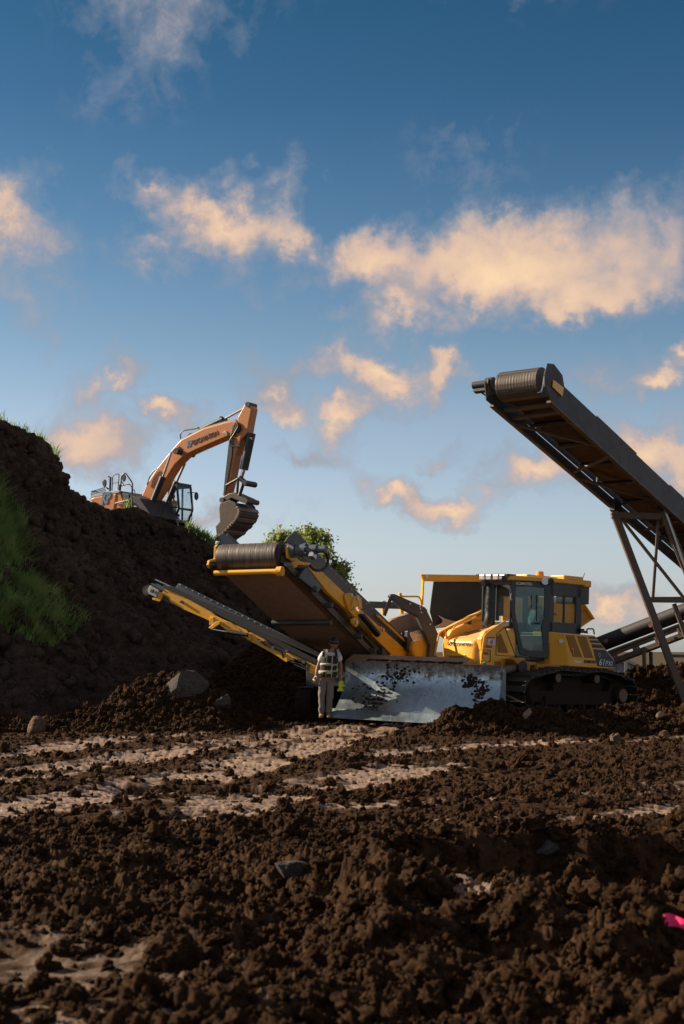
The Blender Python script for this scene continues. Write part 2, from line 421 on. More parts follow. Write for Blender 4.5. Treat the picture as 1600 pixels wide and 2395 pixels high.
# ------------------------------------------------------------------ the cut bank on the left
CREST = [(-17.0, 24.0, 1.2), (-15.2, 28.0, 3.0), (-13.4, 32.0, 4.3), (-11.6, 36.0, 6.6)]  # out-of-view stretch, heights lowered so sunlight reaches the left soil heap
for (px, py, D) in [(-40, 962, 39.3), (0, 980, 40), (60, 1006, 41), (112, 1032, 42), (126, 1072, 43.2), (140, 1128, 45.5), (172, 1150, 49), (203, 1166, 53), (226, 1180, 54.5), (253, 1194, 55.5), (272, 1190, 56.3), (309, 1186, 57), (344, 1199, 57.4), (365, 1209, 57.6),
                    (391, 1220, 57.8), (420, 1234, 58), (444, 1241, 58), (460, 1254, 58), (498, 1278, 58), (560, 1332, 58.2), (650, 1402, 59), (760, 1470, 60), (900, 1502, 61), (1000, 1518, 62)]:
    p = U(px, py, D); CREST.append((p.x, p.y, p.z))
BN = Vector((.90, -.44, 0)).normalized()
def bank_point_arrays(nu, nv):
    C = np.array(CREST); seg = np.hypot(np.diff(C[:, 0]), np.diff(C[:, 1])) + .35 * np.abs(np.diff(C[:, 2]))
    s = np.concatenate([[0], np.cumsum(seg)]); u = np.linspace(0, s[-1], nu)
    cx, cy, cz = (np.interp(u, s, C[:, i]) for i in range(3))
    v = np.linspace(0, 1, nv)
    Uu, V = np.meshgrid(u, v)
    CX, CY, CZ = (np.repeat(a[None, :], nv, 0) for a in (cx, cy, cz))
    H = np.maximum(CZ + .3, .2)
    run = H / 1.10 * (1 - V) ** 1.6 + .6 * (1 - V) ** 6
    z = -.3 + H * V
    # turn the face gently towards the camera at the far end
    nx, ny = BN.x, BN.y
    X = CX + nx * run; Y = CY + ny * run
    # gullies running down the fall line, ledges, lumps
    g = .60 * fbm(Uu * .55, V * 1.1 + 3, 3, 301) + .55 * (np.abs(fbm(Uu * 1.5 + V * 1.2, V * 1.6, 4, 305, .55)) - .25) + .30 * fbm(Uu * 4.5 + V * 3, V * 9, 4, 309, .62) - .25 * smooth01(.25, .5, perlin(Uu * .3, V * 7 + .4 * perlin(Uu, V, 3), 321))
    g = g + .5 * lumps(Uu, V * 9, .6, 311, .3) + .85 * lumps(Uu, V * 9, .25, 313, .45) + .9 * lumps(Uu, V * 9, .1, 317, .5)
    fade = np.clip(np.minimum(V * 8, (1 - V) * 6 + .22), 0, 1)
    g = g * fade
    X = X + nx * g * .8; Y = Y + ny * g * .8; z = z + g * .3
    return X, Y, z, Uu, V
def bank():
    X, Y, Z, Uu, V = bank_point_arrays(760, 300)
    # flat top behind the crest
    rows = []
    for k in range(1, 26):
        d = .25 * k ** 1.35
        rows.append((X[-1] - BN.x * d + .0 * Y[-1], Y[-1] - BN.y * d, Z[-1] - .02 * d + .05 * (lumps(X[-1] - d, Y[-1] + d, .3, 330, .5)) - .05 * (k > 0)))
    X = np.vstack([X] + [r[0][None] for r in rows]); Y = np.vstack([Y] + [r[1][None] for r in rows]); Z = np.vstack([Z] + [r[2][None] for r in rows])
    o = grid_mesh('embankment', np.stack([X, Y, Z], -1)[:, ::1], M_BANK)
    tag(o, kind='structure')
    return o
BANK = bank()
# ------------------------------------------------------------------ mesh builder
def linkobj(o, parent=None):
    col.objects.link(o)
    if parent is not None: o.parent = parent
    return o
def clod_mesh(name, seed, sub, mat, amp=.35, flat=.75, cuts=0):
    bm = bmesh.new(); bmesh.ops.create_icosphere(bm, subdivisions=sub, radius=1)
    rr = random.Random(seed); off = Vector((seed * 3.1, seed * 1.7, seed))
    planes = []
    for i in range(cuts):
        n = Vector((rr.gauss(0, 1), rr.gauss(0, 1), rr.gauss(0, 1))).normalized(); planes.append((n, rr.uniform(.45, .8)))
    for v in bm.verts:
        d = v.co.copy()
        k = 1 + amp * mnoise.fractal(d * 1.3 + off, 1, 2, 4) + amp * .38 * mnoise.noise(d * 4 + off) + amp * .24 * mnoise.noise(d * 9 + off) + amp * .13 * mnoise.noise(d * 19 + off)
        c = d * k
        for n, q in planes:
            e = c.dot(n) - q
            if e > 0: c -= n * e * .93
        v.co = Vector((c.x, c.y * .9, c.z * flat))
    me = bpy.data.meshes.new(name); bm.to_mesh(me); bm.free()
    me.materials.append(mat)
    for p in me.polygons: p.use_smooth = cuts == 0
    return me
clod_col = bpy.data.collections.new('clod_shapes')
for i in range(7):
    o = bpy.data.objects.new('clod', clod_mesh('clod', i + 3, 4, M_SOIL, .75, .8)); clod_col.objects.link(o)

def scatter(name, P, S, seed, coll, kind='stuff', label=None):
    n = len(P); rs = np.random.RandomState(seed)
    me = bpy.data.meshes.new(name); me.vertices.add(n)
    me.vertices.foreach_set('co', np.asarray(P, np.float32).reshape(-1))
    a = me.attributes.new('size', 'FLOAT', 'POINT'); a.data.foreach_set('value', np.asarray(S, np.float32))
    r = me.attributes.new('turn', 'FLOAT_VECTOR', 'POINT'); r.data.foreach_set('vector', (rs.rand(n, 3) * 6.283).astype(np.float32).reshape(-1))
    o = linkobj(bpy.data.objects.new(name, me))
    ng = bpy.data.node_groups.new(name + '_nodes', 'GeometryNodeTree')
    ng.interface.new_socket('Geometry', in_out='INPUT', socket_type='NodeSocketGeometry')
    ng.interface.new_socket('Geometry', in_out='OUTPUT', socket_type='NodeSocketGeometry')
    N = ng.nodes; L = ng.links
    gi = N.new('NodeGroupInput'); go = N.new('NodeGroupOutput')
    ip = N.new('GeometryNodeInstanceOnPoints'); ci = N.new('GeometryNodeCollectionInfo')
    ci.inputs['Collection'].default_value = coll; ci.inputs['Separate Children'].default_value = True; ci.inputs['Reset Children'].default_value = True
    L.new(gi.outputs[0], ip.inputs['Points']); L.new(ci.outputs[0], ip.inputs['Instance']); ip.inputs['Pick Instance'].default_value = True
    na = N.new('GeometryNodeInputNamedAttribute'); na.data_type = 'FLOAT'; na.inputs['Name'].default_value = 'size'
    nb = N.new('GeometryNodeInputNamedAttribute'); nb.data_type = 'FLOAT_VECTOR'; nb.inputs['Name'].default_value = 'turn'
    L.new(na.outputs[0], ip.inputs['Scale']); L.new(nb.outputs[0], ip.inputs['Rotation'])
    ix = N.new('FunctionNodeRandomValue'); ix.data_type = 'INT'; ix.inputs[4].default_value = 0; ix.inputs[5].default_value = 50
    L.new(ix.outputs[2], ip.inputs['Instance Index'])
    L.new(ip.outputs[0], go.inputs[0])
    md = o.modifiers.new('scatter', 'NODES'); md.node_group = ng
    tag(o, label, None, None, kind)
    return o

def clods():
    rs = np.random.RandomState(5)
    # ground, denser near the camera
    def ground_pts(n, d0, d1, s0, s1, keep):
        D = np.exp(rs.uniform(math.log(d0), math.log(d1), n)); T = rs.uniform(-.30, .30, n)
        X, Y = D * T, D
        c, r = track_field(X, Y); A = rough_amp(X, Y)
        ok = rs.rand(n) < keep * np.clip(A * (1 - c) ** 2 * 1.3, .02, 1)
        X, Y = X[ok], Y[ok]
        c, r = track_field(X, Y); A = rough_amp(X, Y)
        Z = ground_base(X, Y) + r + soil(X, Y, big=bigness(X, Y)) * A * (1 - .93 * c)
        S = s0 * (s1 / s0) ** (rs.rand(len(X)) ** 1.8)
        return np.stack([X, Y, Z + S * .15], -1), S
    sets = [ground_pts(16000, 4.6, 13.5, .008, .035, .9), ground_pts(1500, 4.6, 13.5, .035, .09, .9),
            ground_pts(26000, 12, 34, .010, .035, .9), ground_pts(3000, 12, 34, .035, .085, .9)]
    scatter('ground_clods', np.concatenate([a for a, b in sets]), np.concatenate([b for a, b in sets]), 1, clod_col)
    P, S = [], []
    for (x0, x1, y0, y1, nx, ny, Z, H) in HEAPS:
        n = int((x1 - x0) * (y1 - y0) * 330)
        i = rs.randint(0, ny, n); j = rs.randint(0, nx, n)
        ok = (H[i, j] > .06); i, j = i[ok], j[ok]
        s = .016 * (6.5 ** (rs.rand(len(i)) ** 3.2))
        P.append(np.stack([x0 + (x1 - x0) * j / (nx - 1), y0 + (y1 - y0) * i / (ny - 1), Z[i, j] + s * .2], -1)); S.append(s)
    scatter('heap_clods', np.concatenate(P), np.concatenate(S), 2, clod_col)
    # crumbs and stones on the bank
    X, Y, Z, Uu, V = bank_point_arrays(500, 220)
    n = 15000; i = rs.randint(4, 214, n); j = rs.randint(0, 500, n)
    s = .02 * (11 ** (rs.rand(n) ** 3.0))
    scatter('bank_clods', np.stack([X[i, j], Y[i, j], Z[i, j]], -1), s, 3, bank_col)
bank_col = bpy.data.collections.new('bank_clod_shapes')
for i in range(5):
    o = bpy.data.objects.new('clod', clod_mesh('clod', i + 23, 2, M_BANK, .5, .8)); bank_col.objects.link(o)
clods()

# ------------------------------------------------------------------ single rocks
def rock_material(name, c1, c2, rough=.85):
    m = bpy.data.materials.new(name); m.use_nodes = True
    t = NT(m.node_tree); b = t.n['Principled BSDF']; v = t.new('ShaderNodeTexCoord').outputs['Object']
    c = t.mix(t.ramp(t.noise(v, 4, 7, .65), [(.35, 0), (.65, 1)]), c1, c2)
    c = t.mix(t.ramp(t.noise(v, 11, 5, .6), [(.46, 0), (.62, .95)]), c, (.045, .026, .014))
    t.link(c, b.inputs['Base Color']); b.inputs['Roughness'].default_value = rough
    bp = t.new('ShaderNodeBump'); bp.inputs['Strength'].default_value = .6; bp.inputs['Distance'].default_value = .03
    t.link(t.noise(v, 14, 7, .65), bp.inputs['Height']); t.link(bp.outputs[0], b.inputs['Normal'])
    return m
M_GREY = rock_material('grey stone', (.038, .035, .034), (.085, .078, .074))
M_PALE = rock_material('pale stone', (.26, .185, .13), (.44, .32, .235))
M_BROWN = rock_material('brown stone', (.07, .042, .024), (.20, .115, .066))
M_DSTONE = rock_material('dark stone', (.035, .035, .04), (.075, .075, .08))
def rock(px, py, D, size, mat, label, seed, cuts=7, amp=.3, rot=(0, 0, 0), name='rock', cat='rock', sub=4):
    me = clod_mesh(name, seed, sub, mat, amp, 1.0, cuts)
    o = linkobj(bpy.data.objects.new(name, me))
    o.location = land(px, py, 0.0) if D < 26.5 else U(px, py, D); o.scale = size; o.rotation_euler = [R(a) for a in rot]
    return tag(o, label, cat)
rock(432, 1612, 30.35, (.54, .20, .42), M_GREY, 'large grey slab of rock tilted on top of the left soil heap', 41, 9, .16, (-14, 10, 8), 'boulder', 'boulder')
rock(522, 1645, 30.1, (.22, .16, .22), M_GREY, 'smaller grey rock half buried right below the large tilted slab', 42, 7, .22, (0, 20, 30), 'boulder', 'boulder')
rock(86, 1702, 28.6, (.17, .17, .24), M_BROWN, 'upright rounded brown rock at the foot of the bank on the far left', 43, 0, .22, (0, 10, 0))
rock(1234, 1668, 27.75, (.07, .04, .12), M_PALE, 'small pale stone standing on the soil ridge before the bulldozer track', 44, 6, .2, (10, 35, 0))
rock(1543, 1672, 27.8, (.10, .07, .07), M_PALE, 'pale stone lying high on the soil ridge under the trestle', 45, 6, .2, (0, -20, 20))
rock(1556, 1722, 26.0, (.12, .10, .10), M_BROWN, 'brown stone beside the soil ridge near the right edge', 46, 7, .2, (0, 30, 0))
rock(1442, 1738, 25.0, (.20, .16, .16), M_BROWN, 'large brown rock lying on the open ground below the soil ridge', 47, 8, .3, (0, 8, 40))
rock(694, 2030, 10.4, (.16, .10, .09), M_DSTONE, 'dark flat stone half sunk in the loose soil right of centre foreground', 48, 6, .2, (15, 8, 0), sub=5)
rock(402, 2262, 6.98, (.152, .13, .15), M_SOIL, 'big rounded lump of dark soil standing up in the left foreground', 49, 0, .35, (0, 0, 0), 'soil_clod', 'soil clod', sub=6)
rock(262, 2163, 7.85, (.020, .018, .036), M_PALE, 'small pale pebble standing in the loose soil at lower left', 50, 5, .2, (0, 25, 0))
rock(448, 2146, 8.0, (.055, .035, .022), M_PALE, 'little pale flake of stone above the big soil lump', 51, 5, .2, (0, -25, 0))
rock(1082, 2066, 9.25, (.13, .10, .05), M_PALE, 'flat pale stone lying in the loose soil at lower right', 52, 6, .25, (12, 5, 0))
rock(1524, 2087, 8.9, (.038, .025, .022), M_PALE, 'small pale pebble near the right edge above the pink scrap', 53, 5, .2)
rock(1280, 1984, 11.3, (.12, .08, .07), M_DSTONE, 'dark angular stone lying against the scraped edge at right', 54, 6, .2)

# pink scrap of flagging
def pink_flag():
    m = bpy.data.materials.new('pink tape'); m.use_nodes = True; b = m.node_tree.nodes['Principled BSDF']
    b.inputs['Base Color'].default_value = (.95, .02, .16, 1); b.inputs['Roughness'].default_value = .45
    bm = bmesh.new(); c = land(1588, 2178) + Vector((0, -.05, .045)); n = 16
    top = []; 
    for i in range(n + 1):
        t = i / n
        for k in (0, 1):
            a = Vector((c.x - .075 + .19 * t, c.y + .02 * math.sin(t * 9), c.z + .012 * math.sin(t * 7 + k) + (.030 - .014 * t * t) * (1 if k else -1) + .012 * t))
            top.append(bm.verts.new(a + Vector((0, .03 * k, 0))))
    for i in range(n): bm.faces.new((top[2*i], top[2*i+2], top[2*i+3], top[2*i+1]))
    me = bpy.data.meshes.new('pink_flag'); bm.to_mesh(me); bm.free(); me.materials.append(m)
    o = linkobj(bpy.data.objects.new('marker_flag', me)); so = o.modifiers.new('t', 'SOLIDIFY'); so.thickness = .008
    tag(o, 'bright pink scrap of marker flag lying in the soil at the right edge', 'marker flag')
pink_flag()

# ------------------------------------------------------------------ grass: on the crest and hanging down the left of the bank
def leaf_material(name, c1, c2, trans=.35):
    m = bpy.data.materials.new(name); m.use_nodes = True
    t = NT(m.node_tree); b = t.n['Principled BSDF']
    geo = t.new('ShaderNodeTexCoord')
    c = t.mix(t.ramp(t.noise(geo.outputs['Object'], 1.7, 4, .6), [(.38, 0), (.62, 1)]), c1, c2)
    c = t.mix(t.ramp(t.noise(geo.outputs['Object'], 23, 2, .5), [(.60, 0), (.70, .6)]), c, (.34, .28, .12))
    t.link(c, b.inputs['Base Color']); b.inputs['Roughness'].default_value = .6
    tr = t.new('ShaderNodeBsdfTranslucent'); t.link(c, tr.inputs[0])
    mx = t.new('ShaderNodeMixShader'); mx.inputs[0].default_value = trans
    t.link(b.outputs[0], mx.inputs[1]); t.link(tr.outputs[0], mx.inputs[2])
    t.link(mx.outputs[0], t.n['Material Output'].inputs[0])
    return m
M_GRASS = leaf_material('bank grass', (.16, .28, .07), (.33, .42, .14), .5)
M_GRASST = leaf_material('crest grass', (.14, .24, .045), (.30, .38, .09), .45)
def blades(name, P, H, lean, mat, seed, label, wdt=.012):
    rs = np.random.RandomState(seed); n = len(P)
    P = np.asarray(P); th = rs.rand(n) * 6.283
    side = np.stack([np.cos(th), np.sin(th), np.zeros(n)], -1) * wdt
    ln = np.asarray(lean) + rs.normal(0, .5, (n, 3)); ln[:, 2] = 0
    H = np.asarray(H)[:, None]
    up = np.array([0, 0, 1.0])
    v0 = P - side; v1 = P + side
    m = P + up * H * .55 + ln * H * .22
    v2 = m - side * .8; v3 = m + side * .8
    v4 = P + up * H * .85 + ln * H * .72
    V = np.stack([v0, v1, v2, v3, v4], 1).reshape(-1, 3)
    b = np.arange(n)[:, None] * 5
    tri = np.concatenate([b + np.array([0, 1, 3]), b + np.array([0, 3, 2]), b + np.array([2, 3, 4])], 1).reshape(-1)
    me = bpy.data.meshes.new(name); me.vertices.add(len(V)); me.vertices.foreach_set('co', V.astype(np.float32).reshape(-1))
    me.loops.add(len(tri)); me.loops.foreach_set('vertex_index', tri.astype(np.int32))
    me.polygons.add(len(tri) // 3); me.polygons.foreach_set('loop_start', np.arange(0, len(tri), 3, dtype=np.int32)); me.polygons.foreach_set('loop_total', np.full(len(tri) // 3, 3, np.int32))
    me.update(calc_edges=True); me.materials.append(mat)
    o = linkobj(bpy.data.objects.new(name, me)); tag(o, label, None, None, 'stuff'); return o
def in_poly(px, py, poly):
    c = np.zeros(px.shape, bool); n = len(poly)
    for i in range(n):
        x1, y1 = poly[i]; x2, y2 = poly[(i + 1) % n]
        if y1 == y2: continue
        k = ((y1 > py) != (y2 > py)) & (px < (x2 - x1) * (py - y1) / (y2 - y1) + x1)
        c ^= k
    return c
def project(X, Y, Z):
    dz = Z - CAMH; f = Y * CP + dz * SP; u = -Y * SP + dz * CP
    return 800 + FPX * X / f, 1197.5 - FPX * u / f
def grass():
    rs = np.random.RandomState(9)
    X, Y, Z, Uu, V = bank_point_arrays(900, 300)
    px, py = project(X, Y, Z)
    j_ = perlin(px * .035, py * .035, 77) * 22
    poly = [(-900, 1060), (-40, 1100), (10, 1150), (32, 1205), (52, 1250), (62, 1325), (98, 1392), (140, 1412), (178, 1440), (196, 1468), (188, 1492), (150, 1500), (110, 1512), (60, 1502), (20, 1480), (-900, 1500)]
    m = in_poly(px + j_, py + j_ * .6, poly) & (V > .03) & (px > -420)
    # soft edge: some sparse tufts outside
    i, j = np.nonzero(m[:-1, :-1])
    n = 52000; k = rs.randint(0, len(i), n); a, b = rs.rand(n), rs.rand(n)
    ii, jj = i[k], j[k]
    def lerp(A): return (A[ii, jj] * (1 - a) * (1 - b) + A[ii + 1, jj] * a * (1 - b) + A[ii, jj + 1] * (1 - a) * b + A[ii + 1, jj + 1] * a * b)
    P = np.stack([lerp(X), lerp(Y), lerp(Z)], -1)
    cl = .5 + .9 * np.clip(perlin(P[:, 1] * 1.6, P[:, 2] * 1.6, 5) + .3, 0, 1)
    H = (.14 + .42 * rs.rand(n) ** 1.5) * cl
    blades('bank_grass', P, H, (.75, -.35, 0), M_GRASS, 3, 'long green grass hanging down the left flank of the bank', .014)
    # crest fringe
    C = np.array(CREST); p0, p1 = [], []
    for q in range(9000):
        t = rs.rand() * 1.0
        Xc = X[-1]; jx = rs.randint(0, 899)
        if px[-1, jx] > 135 or px[-1, jx] < -260: continue
        d = abs(rs.normal(0, .7)) - .12
        p0.append((X[-1, jx] - BN.x * d, Y[-1, jx] - BN.y * d, Z[-1, jx] - .03)); 
        p1.append((.10 + .22 * rs.rand() ** 2) * (1.4 if mnoise.noise(Vector((px[-1, jx] * .06, 0, 0))) > .15 else .7))
    blades('crest_grass', p0, p1, (.25, -.1, 0), M_GRASST, 4, 'sunlit grass fringe along the top of the bank', .010)
    # a few weeds along the far crest
    p0, p1 = [], []
    for (wx, spread, cnt) in ((455, 8, 60), (480, 10, 130), (492, 6, 80), (130, 8, 60), (645, 10, 90), (300, 5, 20)):
        jj = np.argmin(np.abs(px[-1] - wx) + (np.arange(900) < 100) * 1e6)
        for q in range(cnt):
            j2 = int(np.clip(jj + rs.normal(0, spread * .5), 0, 899))
            p0.append((X[-1, j2], Y[-1, j2], Z[-1, j2] - .05)); p1.append(.25 + .5 * rs.rand())
    blades('weeds', p0, p1, (0, 0, 0), M_GRASS, 6, 'dark weeds growing on the far edge of the bank', .02)
grass()

# ------------------------------------------------------------------ tree behind the conveyor
M_BARK = rock_material('bark', (.06, .045, .03), (.10, .075, .05))
M_LEAF = leaf_material('tree leaves', (.12, .19, .045), (.40, .43, .13), .6)
def tree(base, height, crowns, nleaf, seed, label):
    rs = np.random.RandomState(seed)
    root = linkobj(bpy.data.objects.new('broadleaf_tree', None)); root.location = base; tag(root, label, 'tree')
    bm = bmesh.new()
    def limb(a, b, r0, r1):
        d = (b - a); L = d.length; q = d.to_track_quat('Z', 'Y')
        n = 8; ring = []
        for (p, r) in ((a, r0), (a.lerp(b, .5) + Vector((rs.normal(0, .04 * L), rs.normal(0, .04 * L), 0)), (r0 + r1) / 2), (b, r1)):
            ring.append([bm.verts.new(p + q @ Vector((r * math.cos(2 * math.pi * k / n), r * math.sin(2 * math.pi * k / n), 0))) for k in range(n)])
        for u, v in zip(ring, ring[1:]):
            for k in range(n): bm.faces.new((u[k], u[(k + 1) % n], v[(k + 1) % n], v[k]))
    fork = Vector((0, 0, height * .35)); limb(Vector((0, 0, 0)), fork, .35, .25)
    for c in crowns:
        c3 = Vector(c[:3]); mid = fork.lerp(c3, .6) + Vector((0, 0, .2)); limb(fork, mid, .18, .10); limb(mid, c3, .10, .04)
        for k in range(5):
            d = Vector(rs.normal(0, 1, 3)).normalized() * c[3] * .8; limb(mid.lerp(c3, .6), c3 + d, .05, .015)
    me = bpy.data.meshes.new('trunk'); bm.to_mesh(me); bm.free(); me.materials.append(M_BARK)
    linkobj(bpy.data.objects.new('trunk', me), root)
    V = []
    tot = sum(c[3] ** 2 for c in crowns)
    for c in crowns:
        m = int(nleaf * c[3] ** 2 / tot)
        # clumps inside the lobe
        nc = max(6, int(20 * c[3] ** 2))
        d = rs.normal(0, 1, (nc, 3)); d /= np.linalg.norm(d, axis=1)[:, None]
        cc = np.array(c[:3]) + d * c[3] * (.45 + .6 * rs.rand(nc, 1)) * np.array([1, 1, .85])
        k = rs.randint(0, nc, m); p = cc[k] + rs.normal(0, .17, (m, 3)) * (.6 + rs.rand(m, 1))
        a = rs.normal(0, 1, (m, 3)); a /= np.linalg.norm(a, axis=1)[:, None]
        b = np.cross(a, rs.normal(0, 1, (m, 3))); b /= np.linalg.norm(b, axis=1)[:, None]
        s = (.07 + .06 * rs.rand(m, 1))
        V.append(np.stack([p - a * s, p + b * s * .55, p + a * s, p - b * s * .55], 1).reshape(-1, 3))
    V = np.concatenate(V); n = len(V) // 4
    me = bpy.data.meshes.new('crown'); me.vertices.add(len(V)); me.vertices.foreach_set('co', V.astype(np.float32).reshape(-1))
    me.loops.add(n * 4); me.loops.foreach_set('vertex_index', np.arange(n * 4, dtype=np.int32)); me.polygons.add(n)
    me.polygons.foreach_set('loop_start', np.arange(0, n * 4, 4, dtype=np.int32)); me.polygons.foreach_set('loop_total', np.full(n, 4, np.int32)); me.update(calc_edges=True)
    me.materials.append(M_LEAF); tag(linkobj(bpy.data.objects.new('crown', me), root), kind='stuff')
TD = 78.0
def tcr(px, py, r, dy=0):
    p = U(px, py, TD + dy); b = TB; return (p.x - b.x, p.y - b.y, p.z - b.z, r)
TB = U(700, 1480, TD); TB.z = -.3
tree(TB, 6.0, [tcr(650, 1263, .75), tcr(690, 1258, .8, 1), tcr(738, 1268, .9), tcr(700, 1310, 1.1), tcr(760, 1310, .9, -.6), tcr(640, 1300, .9, 1), tcr(790, 1345, .65), tcr(812, 1335, .45, .4), tcr(770, 1370, 1.0), tcr(720, 1375, 1.2),
             tcr(650, 1370, 1.3), tcr(815, 1385, .6), tcr(760, 1440, 1.2), tcr(820, 1445, .8), tcr(720, 1256, .5)], 17000, 4, 'green leafy tree rising behind the wide yellow conveyor')
# ------------------------------------------------------------------ building kit for the machines
class Frame:
    """a thing's own frame: origin and axes in the world"""
    def __init__(s, o, X, Z=Vector((0, 0, 1))):
        X = Vector(X).normalized(); Z = Vector(Z); Z = (Z - X * Z.dot(X)).normalized(); Y = Z.cross(X)
        s.m = Matrix.Translation(Vector(o)) @ Matrix((X, Y, Z)).transposed().to_4x4(); s.inv = s.m.inverted()
    def hit(s, px, py, axis, val):
        """where the sight line through a photo pixel meets the local plane axis = val"""
        d = s.inv.to_3x3() @ ray(px, py); o = s.inv @ Vector((0, 0, CAMH))
        t = (val - o[axis]) / d[axis]; return o + d * t
    def at(s, p): return s.inv @ p
def thing(name, fr, label, cat, group=None):
    o = linkobj(bpy.data.objects.new(name, None)); o.matrix_world = fr.m; o.empty_display_size = .2
    return tag(o, label, cat, group)
class MB:
    def __init__(s): s.v = []; s.f = []; s.mi = []; s.cur = 0
    def face(s, idx): s.f.append(tuple(idx)); s.mi.append(s.cur)
    def add(s, vs, fs):
        b = len(s.v); s.v += [tuple(v) for v in vs]
        for f in fs: s.face([i + b for i in f])
        return s
    def prism(s, pts, vec):
        n = len(pts); vec = Vector(vec); a = [Vector(p) for p in pts]
        nr = Vector((0, 0, 0))
        for i in range(n):
            p, q = a[i], a[(i + 1) % n]; nr += p.cross(q)
        if nr.dot(vec) > 0: a.reverse()
        return s.add(a + [p + vec for p in a], [tuple(range(n)), tuple(range(2 * n - 1, n - 1, -1))] + [((i + 1) % n, i, n + i, n + (i + 1) % n) for i in range(n)])
    def box(s, c, d, X=(1, 0, 0), Z=(0, 0, 1)):
        X = Vector(X).normalized(); Z = Vector(Z); Z = (Z - X * Z.dot(X)).normalized(); Y = Z.cross(X); c = Vector(c)
        P = lambda i, j, k: c + X * (i * d[0] / 2) + Y * (j * d[1] / 2) + Z * (k * d[2] / 2)
        vs = [P(-1,-1,-1), P(1,-1,-1), P(1,1,-1), P(-1,1,-1), P(-1,-1,1), P(1,-1,1), P(1,1,1), P(-1,1,1)]
        return s.add(vs, [(0,3,2,1), (4,5,6,7), (0,1,5,4), (1,2,6,5), (2,3,7,6), (3,0,4,7)])
    def bar(s, p, q, w, h, up=(0, 0, 1)):
        p, q = Vector(p), Vector(q); d = q - p
        u = Vector(up)
        if abs(d.normalized().dot(u)) > .99: u = Vector((1, 0, 0))
        return s.box((p + q) / 2, (d.length, w, h), d, u)
    def cyl(s, p, q, r, n=16, r2=None, cap=True):
        p, q = Vector(p), Vector(q); r2 = r if r2 is None else r2; Q = (q - p).to_track_quat('Z', 'Y')
        c = [Q @ Vector((math.cos(2*math.pi*k/n), math.sin(2*math.pi*k/n), 0)) for k in range(n)]
        vs = [p + x * r for x in c] + [q + x * r2 for x in c]
        fs = [(k, (k+1) % n, n + (k+1) % n, n + k) for k in range(n)]
        if cap: fs += [tuple(range(n-1, -1, -1)), tuple(range(n, 2*n))]
        return s.add(vs, fs)
    def tube(s, pts, r, n=8, closed=False, taper=None):
        pts = [Vector(p) for p in pts]; m = len(pts); vs = []; ref = None
        for i, p in enumerate(pts):
            a = pts[(i-1) % m] if (closed or i > 0) else p; b = pts[(i+1) % m] if (closed or i < m-1) else p
            d = (b - a).normalized()
            if ref is None: ref = d.orthogonal().normalized()
            ref = (ref - d * ref.dot(d)); ref = ref.normalized() if ref.length > 1e-6 else d.orthogonal().normalized()
            bn = d.cross(ref); rr = r if taper is None else r * taper[i]
            vs += [p + (ref * math.cos(2*math.pi*k/n) + bn * math.sin(2*math.pi*k/n)) * rr for k in range(n)]
        fs = []
        for i in range(m if closed else m - 1):
            j = (i + 1) % m
            fs += [(i*n + k, i*n + (k+1) % n, j*n + (k+1) % n, j*n + k) for k in range(n)]
        if not closed: fs += [tuple(range(n-1, -1, -1)), tuple(range((m-1)*n, m*n))]
        return s.add(vs, fs)
    def loft(s, rings, cap=True, closed=True):
        n = len(rings[0]); vs = [p for r in rings for p in r]; fs = []
        for i in range(len(rings) - 1):
            for k in range(n if closed else n - 1):
                fs.append((i*n + k, i*n + (k+1) % n, (i+1)*n + (k+1) % n, (i+1)*n + k))
        if cap: fs += [tuple(range(n-1, -1, -1)), tuple(range((len(rings)-1)*n, len(rings)*n))]
        return s.add(vs, fs)
    def build(s, name, mats, parent=None, bevel=0, smooth=False, label=None, seg=2):
        me = bpy.data.meshes.new(name); me.from_pydata(s.v, [], s.f); me.update()
        mats = mats if isinstance(mats, (list, tuple)) else [mats]
        for m in mats: me.materials.append(m)
        if len(mats) > 1: me.polygons.foreach_set('material_index', s.mi)
        bm = bmesh.new(); bm.from_mesh(me); bmesh.ops.recalc_face_normals(bm, faces=bm.faces); bm.to_mesh(me); bm.free()
        o = linkobj(bpy.data.objects.new(name, me), parent)
        if smooth:
            me.polygons.foreach_set('use_smooth', np.ones(len(me.polygons), bool))
            me.set_sharp_from_angle(angle=R(42))
        if bevel:
            b = o.modifiers.new('b', 'BEVEL'); b.width = bevel; b.segments = seg; b.limit_method = 'ANGLE'; b.angle_limit = R(35); b.harden_normals = False
        if label: o['label'] = label
        return o
def rounded(pts, r, n=4, closed=True):
    """round the corners of a polyline"""
    pts = [Vector(p) for p in pts]; out = []; m = len(pts)
    for i, p in enumerate(pts):
        if not closed and i in (0, m - 1): out.append(p); continue
        a, b = pts[i-1], pts[(i+1) % m]; da, db = (a - p), (b - p)
        k = min(r, da.length * .45, db.length * .45); A, B = p + da.normalized() * k, p + db.normalized() * k
        for j in range(n + 1):
            t = j / n; out.append(A * (1-t)**2 + p * 2*t*(1-t) + B * t*t)
    return out
def bez(p0, p1, p2, p3, n=12):
    p0, p1, p2, p3 = map(Vector, (p0, p1, p2, p3))
    return [p0*(1-t)**3 + p1*3*t*(1-t)**2 + p2*3*t*t*(1-t) + p3*t**3 for t in (i/n for i in range(n+1))]

